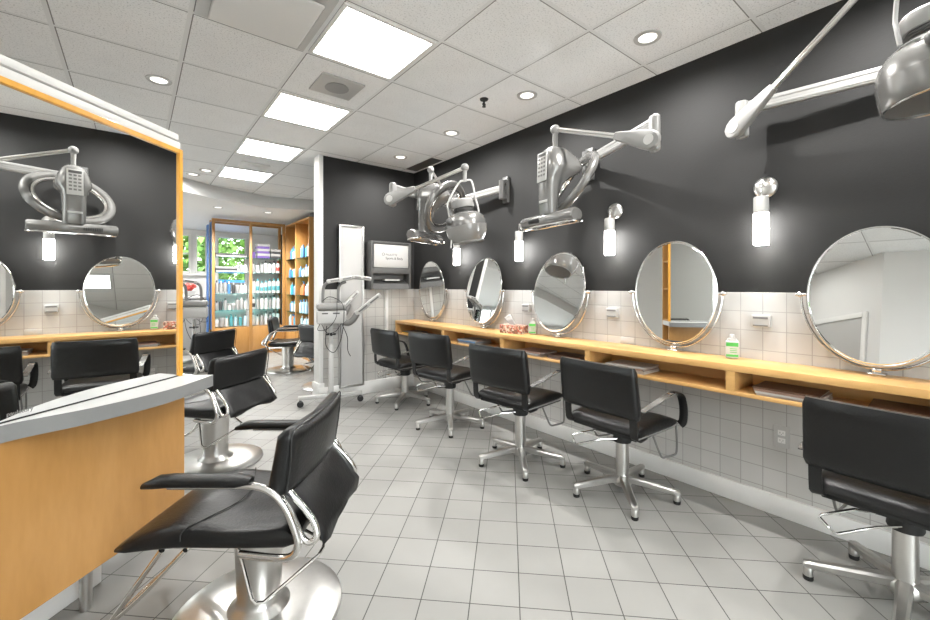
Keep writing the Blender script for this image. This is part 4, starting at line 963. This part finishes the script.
for bay, ya, yb_ in (('near maple shelf bay', YW0 + .05, YM - .03), ('far maple shelf bay', YM + .03, YS - .05)):
    for si in range(5):
        sp = []
        for q in range(5):
            body = random.choice(['bl', 'bl', 'bt', 'bw', 'cy', 'bb', 'bw', 'or_'] if si in (0, 1, 2) else ['bl', 'bw', 'bt', 'bb', 'cy'])
            sp.append((random.choice(['bottle', 'bottle', 'pump', 'bottle']), random.uniform(.16, .25), random.uniform(.028, .036), body, random.choice(['bw', 'bb', 'bg', 'bt'])))
        # left to right in view runs from far to near
        row(bay, si, sp, yb_, ya, True)

# ------------------------------------------------------------------ back room odds and ends
t = thing('reception_desk', 'low grey white desk below the windows beyond the mirror frame', 'desk', (.75, 9.4, 0))
MB().box(.35, 1.25, 9.2, 9.25, 0, 1.05, .006).box(.35, .40, 9.25, 9.7, 0, 1.05, .006).box(1.20, 1.25, 9.25, 9.7, 0, 1.05, .006).build('front', M['plastic'], t, True)
MB().box(.30, 1.30, 9.15, 9.75, 1.05, 1.09, .006).build('top', M['plasticw'], t, True)
t = thing('flower_bowl', 'pink red flowers in a bowl on the desk below the windows', 'flowers', (.80, 9.35, 1.0905))
MB().lathe([(0, 0), (.06, 0), (.10, .06), (.11, .10), (.0, .10)], n=20).build('bowl', M['plasticw'], t)
fl = MB()
for k in range(26):
    a, r_ = random.uniform(0, 6.28), random.uniform(0, .12); fl.ell((r_ * math.cos(a), r_ * math.sin(a), .13 + random.uniform(0, .10)), (.04, .04, .03), None, 8, 6)
fl.build('blossoms', M['br'], t)
tag(MB().box(1.235, 1.275, 7.9, 8.0, 0, 2.3).build('banner_stand', M['bluepanel']) if False else MB().box(1.02, 1.04, YS + .16, YS + .34, .0, 2.40, .004).build('display_board', M['bluepanel']), 'narrow blue display board standing against the left cabinet end', 'board')

# ------------------------------------------------------------------ outside
gnd = MB().box(-40, 40, -40, 45, -.14, -.105).build('ground', M['asphalt']); gnd['kind'] = 'structure'
def tree(x, y, h, r, label):
    t = thing('tree', label, 'tree', (x, y, -.105), 0, 'trees outside the windows')
    MB().tube(crv([(0, 0, 0), (.05, .02, h * .3), (-.03, .05, h * .55), (.0, 0, h * .8)], 4), [.16 - .008 * k for k in range(13)], 9).build('trunk', M['bark'], t)
    fo = MB()
    for k in range(1500):
        a, b = random.uniform(0, 6.283), math.acos(random.uniform(-1, 1)); rr = r * random.uniform(.55, 1) ** .5
        p = V((rr * math.sin(b) * math.cos(a), rr * math.sin(b) * math.sin(a), h * .52 + rr * math.cos(b) * 1.15))
        if p.z < .5: p.z = .5 + random.random()
        n = V((random.gauss(0, 1), random.gauss(0, 1), random.gauss(0, 1))).normalized(); T = axis(p, n, (random.random(), 1, .3)); s = random.uniform(.10, .20)
        fo.add([(-s, 0, 0), (0, -s * .5, .03), (s, 0, 0), (0, s * .5, .03)], [[0, 1, 2, 3]], T)
    fo.build('foliage', M['leaf'], t)
for i, (x, y, h, r) in enumerate(((.9, 15.6, 4.6, 1.25), (3.3, 17.4, 5, 1.5), (6.6, 19.0, 5.5, 1.6), (-2.6, 15.8, 5, 1.5), (-6.4, 16.5, 5.4, 1.7), (1.4, 21.5, 5.6, 2.0), (-3.4, 21.5, 5.6, 2.0), (5.6, 24.5, 6.0, 2.2))):
    tree(x, y, h, r, ['leafy green tree filling the narrow windows beyond the mirror frame', 'leafy green tree seen through the left glass cabinet bay', 'leafy green tree outside behind the right glass cabinet bay',
                      'leafy green tree outside hidden by the mirror station', 'leafy green tree far left outside the storefront', 'second row green tree behind the parked blue car', 'second row green tree left of the parked car', 'farthest green tree, right of the parked car'][i])
t = thing('parked_car', 'blue car parked outside the windows behind the product cabinet', 'car', (2.6, 13.4, -.105))
TY = Matrix(((1, 0, 0, 0), (0, 0, -1, 0), (0, 1, 0, 0), (0, 0, 0, 1)))
MB().prism([(-2.0, .30), (2.0, .30), (2.1, .62), (2.0, .92), (1.3, 1.02), (.75, 1.52), (-.9, 1.56), (-1.55, 1.05), (-2.05, .95), (-2.1, .55)], -.85, .85, TY).build('car_body', M['bluecar'], t)
MB().prism([(1.15, 1.04), (.70, 1.46), (-.85, 1.49), (-1.4, 1.06)], -.86, .86, TY).build('side_glass', M['dgrey'], t)
for x in (-1.3, 1.3):
    for y in (-.78, .78): MB().cyl((x, y - .1, .32), (x, y + .1, .32), .32, n=24).build('wheel', M['rubber'], t)

# ------------------------------------------------------------------ daylight, exposure
w = bpy.data.worlds.new('sky'); SC.world = w; w.use_nodes = True; nt = w.node_tree
bg = nt.nodes['Background']; bg.inputs['Color'].default_value = (.95, .975, 1, 1); bg.inputs['Strength'].default_value = 5.2
sl = bpy.data.lights.new('sun', 'SUN'); sl.energy = 3; sl.angle = R(1); so_ = bpy.data.objects.new('sun', sl); COL.objects.link(so_); so_.rotation_euler = (R(48), 0, R(-20))
vs = SC.view_settings; vs.view_transform = 'Standard'; vs.look = 'None'; vs.gamma = 1; vs.use_curve_mapping = False; vs.exposure = 0.98
SC.cycles.max_bounces = 8; SC.cycles.diffuse_bounces = 5; SC.cycles.glossy_bounces = 6; SC.cycles.transparent_max_bounces = 16
SC.cycles.use_denoising = True; SC.cycles.sample_clamp_indirect = 6
